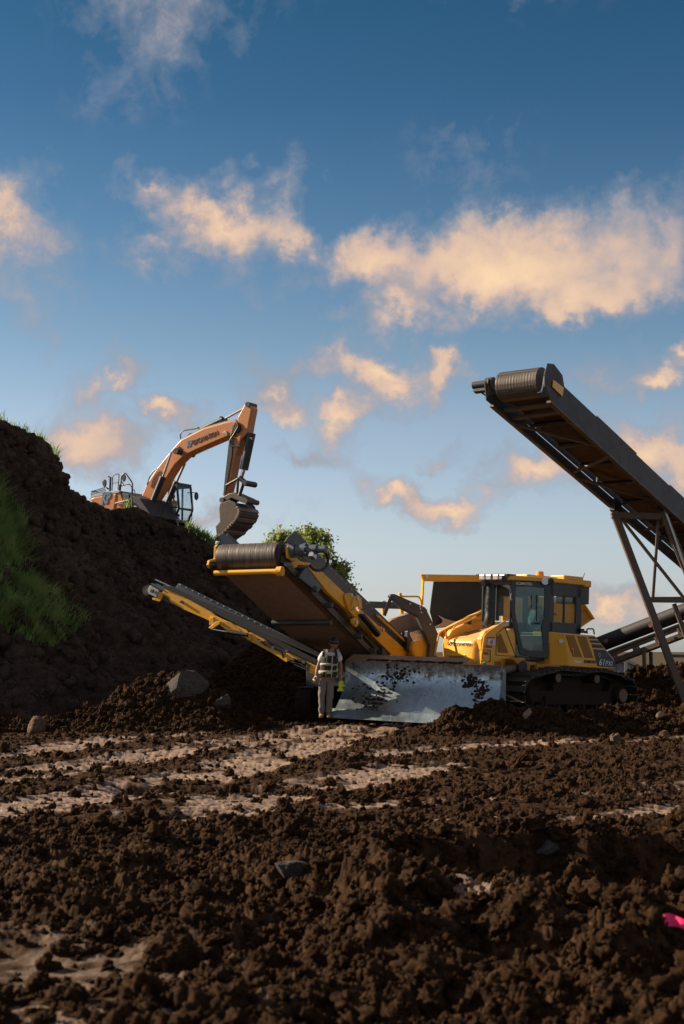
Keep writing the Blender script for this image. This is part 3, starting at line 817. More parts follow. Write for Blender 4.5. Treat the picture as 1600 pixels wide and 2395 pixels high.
def paint(name, c, rough=.42, metal=0.0, dirt=.35, dirtc=(.10, .062, .036), scale=3.0, coat=0.0, spec=.5, low=None, bump=.15, dust=None):
    m = bpy.data.materials.new(name); m.use_nodes = True
    t = NT(m.node_tree); b = t.n['Principled BSDF']; tcn = t.new('ShaderNodeTexCoord'); v = tcn.outputs['Object']
    n1 = t.noise(v, scale, 7, .68); n2 = t.noise(v, scale * 6, 5, .7); n3 = t.noise(v, scale * .35, 2, .5)
    base = t.mix(t.ramp(n3, [(.3, 0), (.7, .35)]), c, tuple(k * .78 for k in c))
    f = t.math('MULTIPLY', t.ramp(t.math('ADD', t.math('MULTIPLY', n1, .65), t.math('MULTIPLY', n2, .35)), [(.60 - .28 * dirt, 0), (.68, 1)]), min(1, dirt * 1.3))
    if low is not None:    # mud thrown up from below: more of it towards the ground (local z)
        sp = t.new('ShaderNodeSeparateXYZ'); t.link(v, sp.inputs[0])
        h = t.math('ADD', sp.outputs[2], t.math('MULTIPLY', t.math('SUBTRACT', n1, .5), 1.1))
        g = t.ramp(t.math('MULTIPLY', t.math('SUBTRACT', h, low[0]), 1 / (low[1] - low[0])), [(0, 1), (1, 0)])
        f = t.math('MAXIMUM', f, t.math('MULTIPLY', g, .85))
    cc = t.mix(f, base, dirtc)
    if dust:      # dusty film whose paleness stands in for bright sun on upward faces
        gn = t.new('ShaderNodeNewGeometry'); sz = t.new('ShaderNodeSeparateXYZ'); t.link(gn.outputs['Normal'], sz.inputs[0])
        dm = t.math('MULTIPLY', t.ramp(sz.outputs[2], [(.15, .12), (.8, 1)]), t.ramp(n1, [(.25, .5), (.6, 1)])); cc = t.mix(t.math('MULTIPLY', dm, dust), cc, (.72, .54, .36))
    t.link(cc, b.inputs['Base Color'])
    t.link(t.math('ADD', t.math('MULTIPLY', f, .45), rough, True), b.inputs['Roughness'])
    if metal: t.link(t.math('MULTIPLY', t.math('SUBTRACT', 1.0, f), metal), b.inputs['Metallic'])
    b.inputs['Specular IOR Level'].default_value = spec
    if coat: b.inputs['Coat Weight'].default_value = coat; b.inputs['Coat Roughness'].default_value = .2
    bp = t.new('ShaderNodeBump'); bp.inputs['Strength'].default_value = bump; bp.inputs['Distance'].default_value = .02
    t.link(t.math('ADD', n2, f), bp.inputs['Height']); t.link(bp.outputs[0], b.inputs['Normal'])
    return m
M_YEL = paint('yellow machine paint', (.93, .46, .034), .36, dust=.45, dirt=.26, dirtc=(.30, .16, .05))
M_YELD = paint('yellow paint, muddy', (.76, .34, .022), .5, dirt=.5, low=(.7, 1.5))
M_YELP = paint('yellow plant paint', (.84, .42, .02), .42, dust=.3, dirt=.30, dirtc=(.22, .13, .06))
M_VENT = paint('perforated yellow sheet', (.33, .155, .018), .6, dirt=.2, scale=8, bump=.5)
M_BLUE = paint('dark blue decal', (.022, .055, .085), .4, dirt=.15, dirtc=(.10, .08, .06))
M_DARK = paint('dark grey frame paint', (.024, .034, .042), .36, dust=.12, dirt=.2, dirtc=(.09, .07, .055))
M_CHAR = paint('charcoal plant paint', (.040, .045, .052), .42, dust=.15, dirt=.3, dirtc=(.12, .095, .075))
M_BLACK = paint('black plastic', (.012, .012, .013), .5, dirt=.15)
M_RUBBER = paint('black rubber', (.018, .018, .02), .62, dirt=.3, dirtc=(.07, .055, .045))
M_STEEL = paint('scraped steel', (.42, .41, .40), .34, metal=.85, dirt=.18, dirtc=(.06, .04, .028), scale=2.2)
M_SILVER = paint('bare metal', (.55, .57, .60), .3, metal=.9, dirt=.15)
M_CHROME = paint('chrome rod', (.75, .76, .78), .12, metal=1.0, dirt=.0)
M_TRACK = paint('track steel', (.055, .050, .048), .42, metal=.45, dirt=.5, dirtc=(.045, .030, .020), scale=4)
M_MUD = paint('caked mud', (.035, .023, .015), .9, dirt=.5, dirtc=(.07, .045, .03), scale=6, spec=.2, bump=.8)
M_TAN = paint('dusty hub', (.20, .14, .095), .8, dirt=.5, dirtc=(.12, .08, .05))
M_BELT = paint('soiled conveyor belt', (.30, .205, .15), .85, dirt=.45, dirtc=(.17, .115, .085), scale=5, spec=.2, bump=.4)
M_ORANGE = paint('orange excavator paint', (.58, .215, .075), .42, dust=.3, dirt=.24, dirtc=(.25, .12, .06))
M_EXGREY = paint('excavator grey', (.055, .058, .062), .45, dirt=.25)
M_WHITE = paint('white paint', (.72, .72, .70), .4, dirt=.15)
M_RED = paint('red decal', (.6, .04, .03), .4, dirt=.05)
M_LETW = paint('white lettering', (.82, .82, .80), .45, dirt=.06)
M_LETK = paint('dark lettering', (.016, .018, .022), .45, dirt=.05)
M_LETY = paint('yellow lettering', (.75, .42, .05), .45, dirt=.05)
M_GIRDER = paint('rusty grey girder', (.115, .085, .065), .55, metal=.2, dirt=.5, dirtc=(.15, .085, .05), scale=2.5)
M_STACK = paint('dark stacker steel', (.036, .033, .033), .55, dirt=.4, dirtc=(.085, .062, .048), scale=5)
M_CONT = paint('container grey', (.19, .20, .215), .55, dirt=.15, dirtc=(.12, .10, .09))
def glass(name, c=(.55, .75, .78), tr=.75, rough=.03, dfc=(.30, .34, .34)):
    m = bpy.data.materials.new(name); m.use_nodes = True
    t = NT(m.node_tree); b = t.n['Principled BSDF']
    b.inputs['Base Color'].default_value = (*c, 1); b.inputs['Roughness'].default_value = rough
    tp = t.new('ShaderNodeBsdfTransparent'); tp.inputs[0].default_value = (*c, 1)
    mx = t.new('ShaderNodeMixShader'); lwn = t.new('ShaderNodeLayerWeight'); lw_ = t.math('ADD', t.math('MULTIPLY', t.math('POWER', lwn.outputs['Facing'], 3.0), .5), .045)
    gl = t.new('ShaderNodeBsdfGlossy'); gl.inputs['Roughness'].default_value = rough
    mx2 = t.new('ShaderNodeMixShader'); df = t.new('ShaderNodeBsdfDiffuse'); df.inputs[0].default_value = (*dfc, 1)
    mx2.inputs[0].default_value = 1 - tr; t.link(tp.outputs[0], mx2.inputs[1]); t.link(df.outputs[0], mx2.inputs[2])
    t.link(lw_, mx.inputs[0]); t.link(mx2.outputs[0], mx.inputs[1]); t.link(gl.outputs[0], mx.inputs[2])
    t.link(mx.outputs[0], t.n['Material Output'].inputs[0]); t.n.remove(b)
    return m
M_GLASS = glass('cab glass', (.70, .86, .88), .80, .03, (.08, .25, .30))
M_GLASSC = glass('clear cab glass', (.95, .97, .97), .985)

def lettering(fr, text, p0, right, up, h, width, mat, parent, name='lettering', shear=0, bold=0, thick=.006):
    """raised letters; p0 lower left corner, in local coordinates"""
    cu = bpy.data.curves.new(name, 'FONT'); cu.body = text; cu.size = 1; cu.shear = shear; cu.offset = bold; cu.extrude = .02
    ob = bpy.data.objects.new(name, cu); col.objects.link(ob)
    dg = bpy.context.evaluated_depsgraph_get(); me = bpy.data.meshes.new_from_object(ob.evaluated_get(dg))
    bpy.data.objects.remove(ob); bpy.data.curves.remove(cu)
    xs = [v.co.x for v in me.vertices]; ys = [v.co.y for v in me.vertices]
    x0, x1, y0, y1 = min(xs), max(xs), min(ys), max(ys)
    right = Vector(right).normalized(); up = Vector(up); up = (up - right * up.dot(right)).normalized(); nrm = right.cross(up); p0 = Vector(p0)
    for v in me.vertices:
        a = (v.co.x - x0) / (x1 - x0) * width; b = (v.co.y - y0) / (y1 - y0) * h
        v.co = p0 + right * a + up * b + nrm * (thick * (v.co.z + .02) / .04 + .001)
    me.materials.clear(); me.materials.append(mat)
    for p in me.polygons: p.material_index = 0
    o = linkobj(bpy.data.objects.new(name, me), parent); o['label'] = 'lettering reading ' + text
    return o
def crop(x0, y0, s): return lambda *pts: [(x0 + x / s, y0 + y / s) for x, y in pts]
c1 = crop(950, 1300, 2.851); c2 = crop(450, 1200, 2.851); c3 = crop(180, 900, 3.409); c4 = crop(1080, 820, 3.015)
c6 = crop(1300, 1150, 3.913); c8 = crop(330, 1320, 3.647); cA = crop(980, 1320, 5.807); cB = crop(1170, 1320, 5.407); cT = crop(1100, 1520, 3.92)
def on(fr, pts, axis, val): return [fr.hit(x, y, axis, val) for x, y in pts]
# ================================================================== bulldozer
def bulldozer():
    phi = R(48); h = Vector((-math.sin(phi), -math.cos(phi), .030)); l0 = Vector((math.cos(phi), -math.sin(phi), -.028))
    up = h.cross(l0); up = up if up.z > 0 else -up
    F = Frame((4.50, 33.74, .20), h, up)          # +X ahead, +Y its left (towards us), +Z up
    T = thing('bulldozer', F, 'yellow crawler bulldozer with closed cab and muddy steel blade', 'bulldozer')
    P = lambda pts, ax, v: on(F, pts, ax, v)
    # ---------------- tracks
    def track_path():
        r = .40; cx = 1.62; pts = []
        for k in range(13): a = R(-90 + 180 * k / 12 * .93); pts.append((cx + r * math.cos(a), .43 + r * math.sin(a)))
        pts += [(1.25, .88), (.85, .97), (.35, .955), (-.15, .935), (-.62, .965), (-1.05, .93), (-1.35, .885)]
        for k in range(13): a = R(77 + 180 * k / 12 * 1.07); pts.append((-cx + r * math.cos(a) * 1.02, .43 + r * math.sin(a)))
        return pts
    path = [Vector((x, 0, z)) for x, z in track_path()]
    L = [0]
    for a, b in zip(path, path[1:] + path[:1]): L.append(L[-1] + (b - a).length)
    n = 44; stp = L[-1] / n
    def along(s):
        s %= L[-1]
        for i in range(len(path)):
            if s <= L[i+1]:
                a, b = path[i], path[(i+1) % len(path)]; t = (s - L[i]) / max(1e-6, L[i+1] - L[i]); return a.lerp(b, t), (b - a).normalized()
    shoe = MB(); shoe.box((0, 0, 0), (stp * .93, .86, .022)); shoe.prism([(-stp*.40, -.43, .011), (-stp*.40+.018, -.43, .07), (-stp*.40+.034, -.43, .07), (-stp*.40+.06, -.43, .011)], (0, .86, 0))
    shoe.prism([(stp*.40, -.43, .011), (stp*.46, -.43, .024), (stp*.47, -.43, .011)], (0, .86, 0))
    for side in (1, -1):
        yc = side * 1.05
        tr = MB()                                                     # link chain
        tr.loft([[p + Vector((0, yc + dy, 0)) + d for p in [along(stp * k * .5)[0]] for dy, d in ((-.09, Vector((0, 0, 0))), (.09, Vector((0, 0, 0))))] for k in range(2 * n + 1)], cap=False, closed=False)
        chain = []
        for k in range(2 * n):
            p, d = along(stp * k * .5); nn = Vector((-d.z, 0, d.x)); tr.box(p + Vector((0, yc, 0)) + (nn * .05), (stp * .42, .16, .09), d, nn)
        track = tr.build('track', M_TRACK, T)
        sm = None
        for k in range(n):
            p, d = along(stp * (k + .5)); nn = Vector((d.z, 0, -d.x))
            if sm is None: sm = shoe.build('track_shoe', M_TRACK, track, bevel=.004, seg=1); o = sm
            else: o = sm.copy(); linkobj(o, track)
            o.matrix_local = Matrix.Translation(p + Vector((0, yc, 0)) + nn * .012) @ Matrix((d, nn.cross(d), nn)).transposed().to_4x4()
        rf = MB(); rf.box((0, yc, .38), (2.7, .34, .26)); rf.box((0, yc + side * .2, .30), (2.2, .06, .2)); rf.box((.2, yc, .62), (1.0, .2, .3))
        rf.box((0, yc - side * .1, .64), (2.9, .05, .5))
        rf.build('roller_frame', M_MUD, T, bevel=.01)
        for k, x in enumerate((-1.15, -.7, -.25, .2, .65, 1.1)):
            m = MB(); m.cyl((x, yc - .18, .16), (x, yc + .2, .16), .12, 14); m.cyl((x, yc + side * .2, .16), (x, yc + side * .26, .16), .05, 10); m.build('track_roller', M_MUD, T, smooth=True)
        for x, nm, rr in ((1.62, 'idler', .34), (-1.62, 'sprocket', .34)):
            m = MB(); m.cyl((x, yc - .12, .43), (x, yc + .12, .43), rr, 24)
            m.cyl((x, yc + side * .12, .43), (x, yc + side * .30, .43), .22, 20, .19)
            w_ = m.build(nm, M_MUD, T, smooth=True)
            m = MB(); m.cyl((x, yc + side * .30, .43), (x, yc + side * .325, .43), .15, 20); m.build('hub_cap', M_TAN if nm == 'sprocket' else M_MUD, w_, smooth=True)
        for x in (.78, -.62):
            m = MB(); m.cyl((x, yc - .15, .80), (x, yc + side * .30, .80), .10, 16); w_ = m.build('carrier_roller', M_MUD, T, smooth=True)
            m = MB(); m.cyl((x, yc + side * .30, .80), (x, yc + side * .32, .80), .095, 18); m.build('hub_cap', M_TAN, w_, smooth=True)
    # ---------------- chassis
    m = MB(); m.box((.15, 0, .85), (3.9, .96, .62)); m.box((-1.0, 0, 1.1), (1.3, 1.9, .22)); m.box((.35, .72, 1.02), (1.4, .5, .16)); m.box((.35, -.72, 1.02), (1.4, .5, .16)); m.box((-.45, .86, 1.14), (1.3, .42, .16))
    m.build('chassis', M_YELD, T, bevel=.02)
    # ---------------- hood, lofted front to back
    def sec(x, hw, zb, zt, r=.16):
        pts = rounded([(x, -hw, zb), (x, hw, zb), (x, hw, zt), (x, -hw, zt)], r, 5)
        return pts
    m = MB()
    zf = F.hit(1075, 1491, 0, 2.45).z
    m.loft([sec(2.56, .40, 1.02, zf - .12, .12), sec(2.52, .455, .98, zf - .045, .18), sec(2.40, .475, .96, zf + .0, .19), sec(2.0, .48, .96, zf + .10, .18), sec(1.55, .48, .96, zf + .21, .16), sec(1.25, .48, .96, zf + .28, .15)])
    hood = m.build('hood', M_YEL, T, smooth=True)
    m = MB(); q = P(cA((400, 1215), (640, 1225), (640, 1300), (400, 1290)), 0, 2.55); m.prism([p + Vector((.012, 0, 0)) for p in q], (.012, 0, 0)); m.build('grille_frame', M_YEL, hood, bevel=.008)
    m = MB(); q = P(cA((418, 1235), (615, 1245), (615, 1288), (418, 1280)), 0, 2.56)
    m.prism([p + Vector((.02, 0, 0)) for p in q], (.008, 0, 0)); m.build('grille', M_VENT, hood)
    # black anti-glare strip on the far shoulder
    m = MB(); m.prism([(2.25, -.30, zf + .075), (1.35, -.30, zf + .27), (1.35, -.22, zf + .275), (2.25, -.22, zf + .08)], (0, 0, .012)); m.build('anti_glare_strip', M_BLACK, hood)
    a = F.hit(*cA((378, 1096))[0], 0, 2.566); b = F.hit(*cA((712, 1100))[0], 0, 2.566)
    lw = (b - a).y
    a = Vector((2.575, a.y + .01, a.z)); 
    lettering(F, 'KP', a, (0, 1, 0), (-.05, 0, 1), .085, lw * .20, M_LETK, hood, shear=.5, bold=.02)
    lettering(F, 'EXCAVATION', a + Vector((0, lw * .215, 0)), (0, 1, 0), (-.05, 0, 1), .075, lw * .77, M_LETK, hood)
    # ---------------- engine side cover with vents (near and far)
    side = P(cA((850, 1010), (905, 905), (1000, 862), (1090, 815), (1180, 835), (1325, 1270), (1290, 1330), (1290, 1560), (1040, 1610), (1010, 1420), (850, 1400)), 1, .58)
    m = MB(); m.prism(side, (0, -.14, 0)); m.build('side_cover', M_YEL, T, bevel=.018)
    m = MB(); m.prism([Vector((p.x, -p.y, p.z)) for p in side], (0, .14, 0)); m.build('side_cover', M_YEL, T, bevel=.018)
    for poly in (((1095, 940), (1115, 945), (1220, 1205), (1075, 1195), (1068, 985)), ((1030, 1320), (1110, 1318), (1115, 1362), (1165, 1365), (1172, 1322), (1240, 1325), (1240, 1370), (1215, 1400), (1030, 1410)), ((905, 1095), (992, 1105), (992, 1135), (905, 1130)), ((862, 1185), (948, 1190), (948, 1228), (862, 1222))):
        m = MB(); m.prism(P(cA(*poly), 1, .592), (0, -.02, 0)); m.build('vent', M_VENT, T, bevel=.004, seg=1)
    for poly in (((820, 1160), (968, 1165), (968, 1320), (805, 1310)),):
        q = P(cA(*poly), 1, .588); m = MB()
        for a_, b_ in zip(q, q[1:] + q[:1]): m.bar(a_, b_, .012, .012)
        m.build('panel_seam', M_LETK, T)
    q = P(cA((1055, 945), (1110, 895), (1165, 850), (1315, 1250), (1045, 1232)), 1, .585); m = MB()
    for a_, b_ in zip(q, q[1:] + q[:1]): m.bar(a_, b_, .012, .012)
    m.build('panel_seam', M_LETK, T)
    # warning label
    m = MB(); m.prism(P(cA((935, 1005), (1032, 1005), (1032, 1100), (935, 1095)), 1, .60), (0, -.01, 0)); dec = m.build('warning_label', M_WHITE, T)
    m = MB(); m.prism(P(cA((935, 985), (1032, 985), (1032, 1006), (935, 1006)), 1, .602), (0, -.01, 0)); m.build('label_strip', M_RED, dec)
    m = MB(); m.tube(P(cA((985, 1035), (970, 1060), (985, 1080), (1000, 1065), (995, 1030), (1010, 1020)), 1, .606), .010, 6); m.build('label_symbol', M_RED, dec)
    # grab rails
    def rail(pts, ax, v, r=.02, mat=M_YEL, nm='grab_rail', rd=.08):
        m = MB(); m.tube(rounded(P(pts, ax, v), rd, 4, False), r, 8); return m.build(nm, mat, T, smooth=True)
    rail(cA((925, 1330), (850, 1260), (890, 960), (985, 890), (1180, 760), (1210, 735)), 1, .66, .02)
    rail(cA((340, 1330), (215, 1230), (275, 930), (360, 885), (375, 1010)), 1, -.50, .022, M_YELP)
    rail(cA((480, 925), (465, 850), (520, 825), (760, 725), (880, 740)), 1, -.50, .02)
    # teal tow hose clip
    m = MB(); m.tube(P(cA((880, 1330), (900, 1365), (925, 1400)), 1, .70), .035, 8); m.build('hose_clip', paint('teal hose', (.03, .22, .22), .5), T, smooth=True)
    # ---------------- intake stack
    m = MB(); xs_ = 1.35
    def pp(x, y): return F.hit(x, y, 1, .30)
    c_ = [pp(*cA(q)[0]) for q in ((975, 880), (965, 840), (955, 790), (962, 700), (972, 600), (978, 480), (978, 370), (972, 290))]
    m.tube(c_, .115, 18, taper=[.75, 1.0, 1.15, .95, .88, .9, .9, .75])
    stack = m.build('air_intake_stack', M_BLACK, T, smooth=True)
    m = MB(); e = [pp(*cA(q)[0]) for q in ((975, 300), (955, 262), (915, 240), (868, 262))]; m.tube(rounded(e, .05, 3, False), .075, 14); m.build('stack_elbow', M_BLACK, stack, smooth=True)
    for k in range(20):
        a_ = c_[3].lerp(c_[6], k / 19); m = MB(); m.cyl(a_ - Vector((0, 0, .006)), a_ + Vector((0, 0, .006)), .109 - .004 * math.sin(k), 18)
        m.build('stack_band', M_CHAR, stack, smooth=True)
    # ---------------- cab
    def fp(px, py, y): return F.hit(px, py, 1, y)
    zt = fp(*cB((150, 195))[0], .45).z - .01; zb = 1.22
    A_ = (1.42, .45); B_ = (.53, .85); C_ = (-.62, .85)       # plan corners near side
    plan = [(1.42, .45), (.53, .85), (-.62, .85), (-.62, -.85), (.53, -.85), (1.42, -.45)]
    zb_r = fp(*cB((780, 860))[0], .85).z
    def post(x, y, z0, z1, w=.10, x0=None): 
        m.bar((x0 if x0 is not None else x, y, z0), (x, y, z1), w, w, (1, 0, 0))
    m = MB()
    for s_ in (1, -1):
        # door frame: polygon ring in the slanting plane through A_ and B_
        a = Vector((1.42, .45 * s_, 0)); b = Vector((.53, .85 * s_, 0)); d = (b - a); nrm = Vector((d.y, -d.x, 0)).normalized() * (-.05 * s_)
        W = lambda t, z: Vector((a.x + d.x * t, a.y + d.y * t, z))
        out = [W(-.0, zt), W(1, zt), W(1, zb + .02), W(.55, zb), W(.28, zb + .10), W(.02, zb + 1.0)]
        inn = [W(.13, zt - .13), W(.86, zt - .13), W(.90, zb + .95), W(.80, zb + .78), W(.93, zb + .42), W(.90, zb + .16), W(.40, zb + .18), W(.30, zb + .28), W(.10, zb + .95)]
        # ring as quads by radial matching
        ro = [W(0, zt), W(.5, zt), W(1, zt), W(1, zb + 1.3), W(1, zb + .8), W(1, zb + .4), W(1, zb + .02), W(.62, zb), W(.27, zb + .08), W(.12, zb + .6), W(.01, zb + 1.05), W(0, zb + 1.5)]
        ri = [W(.13, zt - .13), W(.5, zt - .12), W(.86, zt - .13), W(.87, zb + 1.25), W(.86, zb + .92), W(.80, zb + .74), W(.88, zb + .18), W(.60, zb + .15), W(.36, zb + .22), W(.22, zb + .62), W(.12, zb + 1.05), W(.12, zb + 1.45)]
        k = len(ro); off = nrm
        vs = ro + ri + [p + off for p in ro] + [p + off for p in ri]
        fs = []
        for i in range(k):
            j = (i + 1) % k
            fs += [(i, j, k + j, k + i), (2*k + i, 3*k + i, 3*k + j, 2*k + j), (i, 2*k + i, 2*k + j, j), (k + i, k + j, 3*k + j, 3*k + i)]
        m.add(vs, fs)
    cabdoor = m.build('door_frame', M_DARK, T, bevel=.012)
    for s_ in (1, -1):
        a = Vector((1.42, .45 * s_, 0)); b = Vector((.53, .85 * s_, 0)); d = (b - a)
        W = lambda t, z: Vector((a.x + d.x * t, a.y + d.y * t - .02 * s_, z))
        m = MB(); m.prism([W(.11, zt - .12), W(.88, zt - .12), W(.88, zb + .95), W(.82, zb + .78), W(.90, zb + .4), W(.90, zb + .16), W(.40, zb + .18), W(.32, zb + .24), W(.11, zb + 1.0)], (0, -.008 * s_, 0)); m.build('door_pane', M_GLASS, cabdoor)
    m = MB(); m.bar(fp(*cB((460, 390))[0], .80), fp(*cB((460, 720))[0], .80), .02, .03); m.cyl(fp(*cB((470, 735))[0], .80), fp(*cB((470, 760))[0], .80), .06, 10); m.build('wiper', M_BLACK, cabdoor)
    m = MB(); m.tube(P(cB((145, 370), (130, 380), (130, 440), (150, 450)), 1, .58), .012, 6); m.build('door_handle', M_SILVER, cabdoor, smooth=True)
    # rear half of the cab
    m = MB()
    for s_ in (1, -1):
        y = .85 * s_
        m.box((-.045, y - .03 * s_, zb_r + .10), (1.15, .06, .26)); m.box((-.045, y - .03 * s_, zt - .12), (1.15, .06, .24 + .12))
        m.box((.47, y - .03 * s_, (zt + zb_r) / 2), (.14, .06, zt - zb_r)); m.box((-.54, y - .03 * s_, (zt + zb_r) / 2), (.20, .06, zt - zb_r)); m.box((-.02, y - .03 * s_, (zt + zb_r) / 2), (.05, .05, zt - zb_r))
    m.box((-.60, 0, zb_r + .1), (.05, 1.6, .26)); m.box((-.60, 0, zt - .1), (.05, 1.6, .3)); m.box((-.60, 0, (zt + zb_r) / 2), (.05, .06, zt - zb_r))
    m.box((1.40, 0, zt - .05), (.06, .86, .12)); m.box((1.40, 0, 1.98), (.06, .86, .12)); 
    for y in (-.42, -.0, .42): m.box((1.40, y, (zt + 1.98) / 2), (.05, .035, zt - 1.98))
    m.box((.4, 0, zb + .0), (1.95, 1.3, .10)); m.box((.0, .0, 1.5), (1.1, 1.5, .5))
    m.box((-.78, .45, zt - .22), (.36, .72, .42))
    cab = m.build('cab_frame', M_DARK, T, bevel=.012)
    for s_ in (1, -1):
        m = MB(); m.box((-.045, (.85 - .035) * s_, (zt + zb_r) / 2), (1.1, .008, zt - zb_r - .1)); m.build('side_pane', M_GLASSC, cab)
    m = MB(); m.box((1.40, 0, (zt + 1.98) / 2), (.008, .86, zt - 1.98)); m.build('front_pane', M_GLASSC, cab)
    m = MB(); m.box((-.60, 0, (zt + zb_r) / 2), (.008, 1.6, zt - zb_r)); m.build('rear_pane', M_GLASSC, cab)
    # lower dash and seat inside
    m = MB(); m.box((1.15, 0, 1.75), (.35, .7, .45)); m.box((.05, 0, 1.75), (.5, .5, .16)); m.box((-.2, 0, 2.05), (.12, .5, .62)); m.build('seat', M_BLACK, T, bevel=.03)
    # roof
    m = MB()
    rp = [(1.50, .46), (.58, .90), (-.70, .90), (-.70, -.90), (.58, -.90), (1.50, -.46)]
    m.prism([(x, y, zt) for x, y in rp], (0, 0, .11)); roof = m.build('roof', M_YEL, T, bevel=.025)
    m = MB(); m.box((.2, 0, zt + .13), (1.7, 1.2, .06)); m.box((-.35, .62, zt + .155), (.72, .42, .10)); m.box((-.82, .5, zt + .05), (.26, .76, .16)); m.build('roof_box', M_YEL, roof, bevel=.025)
    for y in (-.30, -.10, .12, .32):
        m = MB(); m.box((1.56, y, zt + .06), (.10, .17, .13)); lp = m.build('work_light', M_STEEL, roof, bevel=.02)
    m = MB(); m.box((1.45, 0, zt + .125), (.3, .98, .02)); m.build('light_hood', M_BLACK, roof)
    m = MB(); m.cyl((.66, .80, zt + .02), (.72, .86, zt + .02), .085, 16); m.build('round_light', M_SILVER, roof, smooth=True)
    for q in ((cB((640, 215))[0], .92), (cB((45, 185))[0], .62)):
        p = fp(*q[0], q[1]); m = MB(); m.cyl(p - Vector((0, .05, 0)), p + Vector((.02, .03, 0)), .075, 16); m.build('round_light', M_BLACK, roof, smooth=True)
    b0 = fp(*cB((500, 158))[0], .45); m = MB(); m.cyl(b0, b0 + Vector((0, 0, .115)), .10, 18, .085); m.cyl(b0 + Vector((0, 0, .115)), b0 + Vector((0, 0, .13)), .085, 18, .06)
    m.build('beacon', paint('amber beacon', (.85, .28, .01), .3, dirt=.0), roof, smooth=True)
    m = MB(); m.tube([fp(*cB(q)[0], .6) for q in ((1028, 290), (1035, 230), (1048, 165), (1068, 110))], .009, 5); m.build('antenna', M_BLACK, roof, smooth=True)
    a = Vector((1.42, .45, zt - .10)); d = (Vector((.53, .85, 0)) - Vector((1.42, .45, 0))).normalized()
    lettering(F, 'KOMATSU', a + d * .10 + Vector((.012, .03, 0)), d, (0, 0, 1), .065, .40, M_LETW, cabdoor, bold=.015)
    # ---------------- rear tank beside and behind the cab
    def tank(s_, nm='tank'):
        ys = 1.13
        q = P(cB((800, 868), (1200, 900), (1455, 1215), (1450, 1328), (875, 1292), (868, 1230)), 1, ys)
        f0 = P(cB((608, 850), (618, 1180), (640, 1275)), 1, .84)
        m = MB()
        v = [Vector((p.x, p.y, p.z)) for p in q]; ft, fm, fb = f0
        back = [Vector((p.x, .35, p.z)) for p in q]
        ftb, fbb = Vector((ft.x, .35, ft.z)), Vector((fb.x, .35, fb.z))
        vs = v + back + [ft, fb, ftb, fbb]
        fs = [(0, 1, 2, 3, 4, 5), (0, 6, 7, 1), (1, 7, 8, 2), (2, 8, 9, 3), (3, 9, 10, 4), (12, 0, 5, 4, 13), (12, 14, 6, 0), (4, 10, 15, 13), (12, 13, 15, 14), (6, 14, 15, 10, 9, 8, 7)]
        if s_ < 0: vs = [Vector((p.x, -p.y, p.z)) for p in vs]
        m.add(vs, fs); return m.build(nm, M_YEL, T, bevel=.03, seg=3)
    tk = tank(1); tank(-1)
    ys = 1.13
    def side_plate(poly, mat, nm, off=.004, th=.006, bev=0):
        m = MB(); m.prism(P(cB(*poly), 1, ys + off), (0, -th * 1.5, 0)); return m.build(nm, mat, tk, bevel=bev)
    side_plate(((828, 890), (935, 898), (1040, 1175), (925, 1168), (880, 1060)), M_VENT, 'vent', .010, .02, .006)
    side_plate(((972, 905), (1085, 912), (1182, 1185), (1070, 1178)), M_VENT, 'vent', .010, .02, .006)
    for p_ in (((1112, 912), (1205, 917), (1228, 944), (1128, 940)), ((1130, 958), (1240, 962), (1268, 996), (1146, 992)), ((1152, 1008), (1278, 1014), (1318, 1062), (1170, 1054)), ((1178, 1072), (1330, 1082), (1452, 1232), (1446, 1302), (1228, 1288))):
        side_plate(p_, M_BLUE, 'decal', .006, .006)
    m = MB(); m.tube(P(cB((900, 1068), (920, 1072), (930, 1130), (915, 1140)), 1, ys + .03), .012, 6); m.build('latch', M_YEL, tk)
    m = MB(); m.tube(P(cB((655, 985), (680, 1150)), 1, 1.0), .012, 6); m.build('latch', M_YEL, tk)
    m = MB(); m.prism(P(cB((742, 945), (790, 950), (790, 995), (742, 990)), 1, ys - .03), (0, .015, 0)); m.build('label_plate', M_WHITE, tk)
    m = MB(); m.prism(P(cB((940, 1222), (1025, 1226), (1025, 1246), (940, 1242)), 1, ys + .004), (0, .004, 0)); m.build('label_plate', M_LETW, tk)
    def txt(s, a, b, hh, mat, sh=0, bold=.01):
        A, B = F.hit(*cB(a)[0], 1, ys + .01), F.hit(*cB(b)[0], 1, ys + .01)
        lettering(F, s, A, (B - A), (0, 0, 1), hh, (B - A).length, mat, tk, shear=sh, bold=bold)
    txt('KOMATSU', (1062, 1245), (1205, 1253), .07, M_LETK, 0, .02)
    txt('D', (1240, 1172), (1268, 1174), .09, M_LETY, 0, .01)
    txt('61', (1248, 1275), (1318, 1280), .155, M_LETW, .22, .008)
    txt('PXi', (1326, 1280), (1420, 1286), .115, M_LETW, .2, .008)
    # filler caps, hand rail, rear guard
    m = MB(); b0 = fp(*cB((1035, 868))[0], .9); m.cyl(b0, b0 + Vector((0, 0, .10)), .055, 14); b0 = fp(*cB((1075, 872))[0], .9); m.cyl(b0, b0 + Vector((0, 0, .06)), .03, 10); m.build('filler_cap', M_CHAR, tk, smooth=True)
    m = MB(); m.tube(rounded(P(cB((1100, 875), (1095, 815), (1180, 815), (1190, 885)), 1, .9), .05, 4, False), .018, 8); m.build('hand_rail', M_CHAR, tk, smooth=True)
    m = MB(); m.tube(rounded(P(cB((965, 490), (1005, 490), (1012, 760), (980, 765)), 1, .7), .05, 4, False), .016, 8); m.build('hand_rail', M_BLACK, cab, smooth=True)
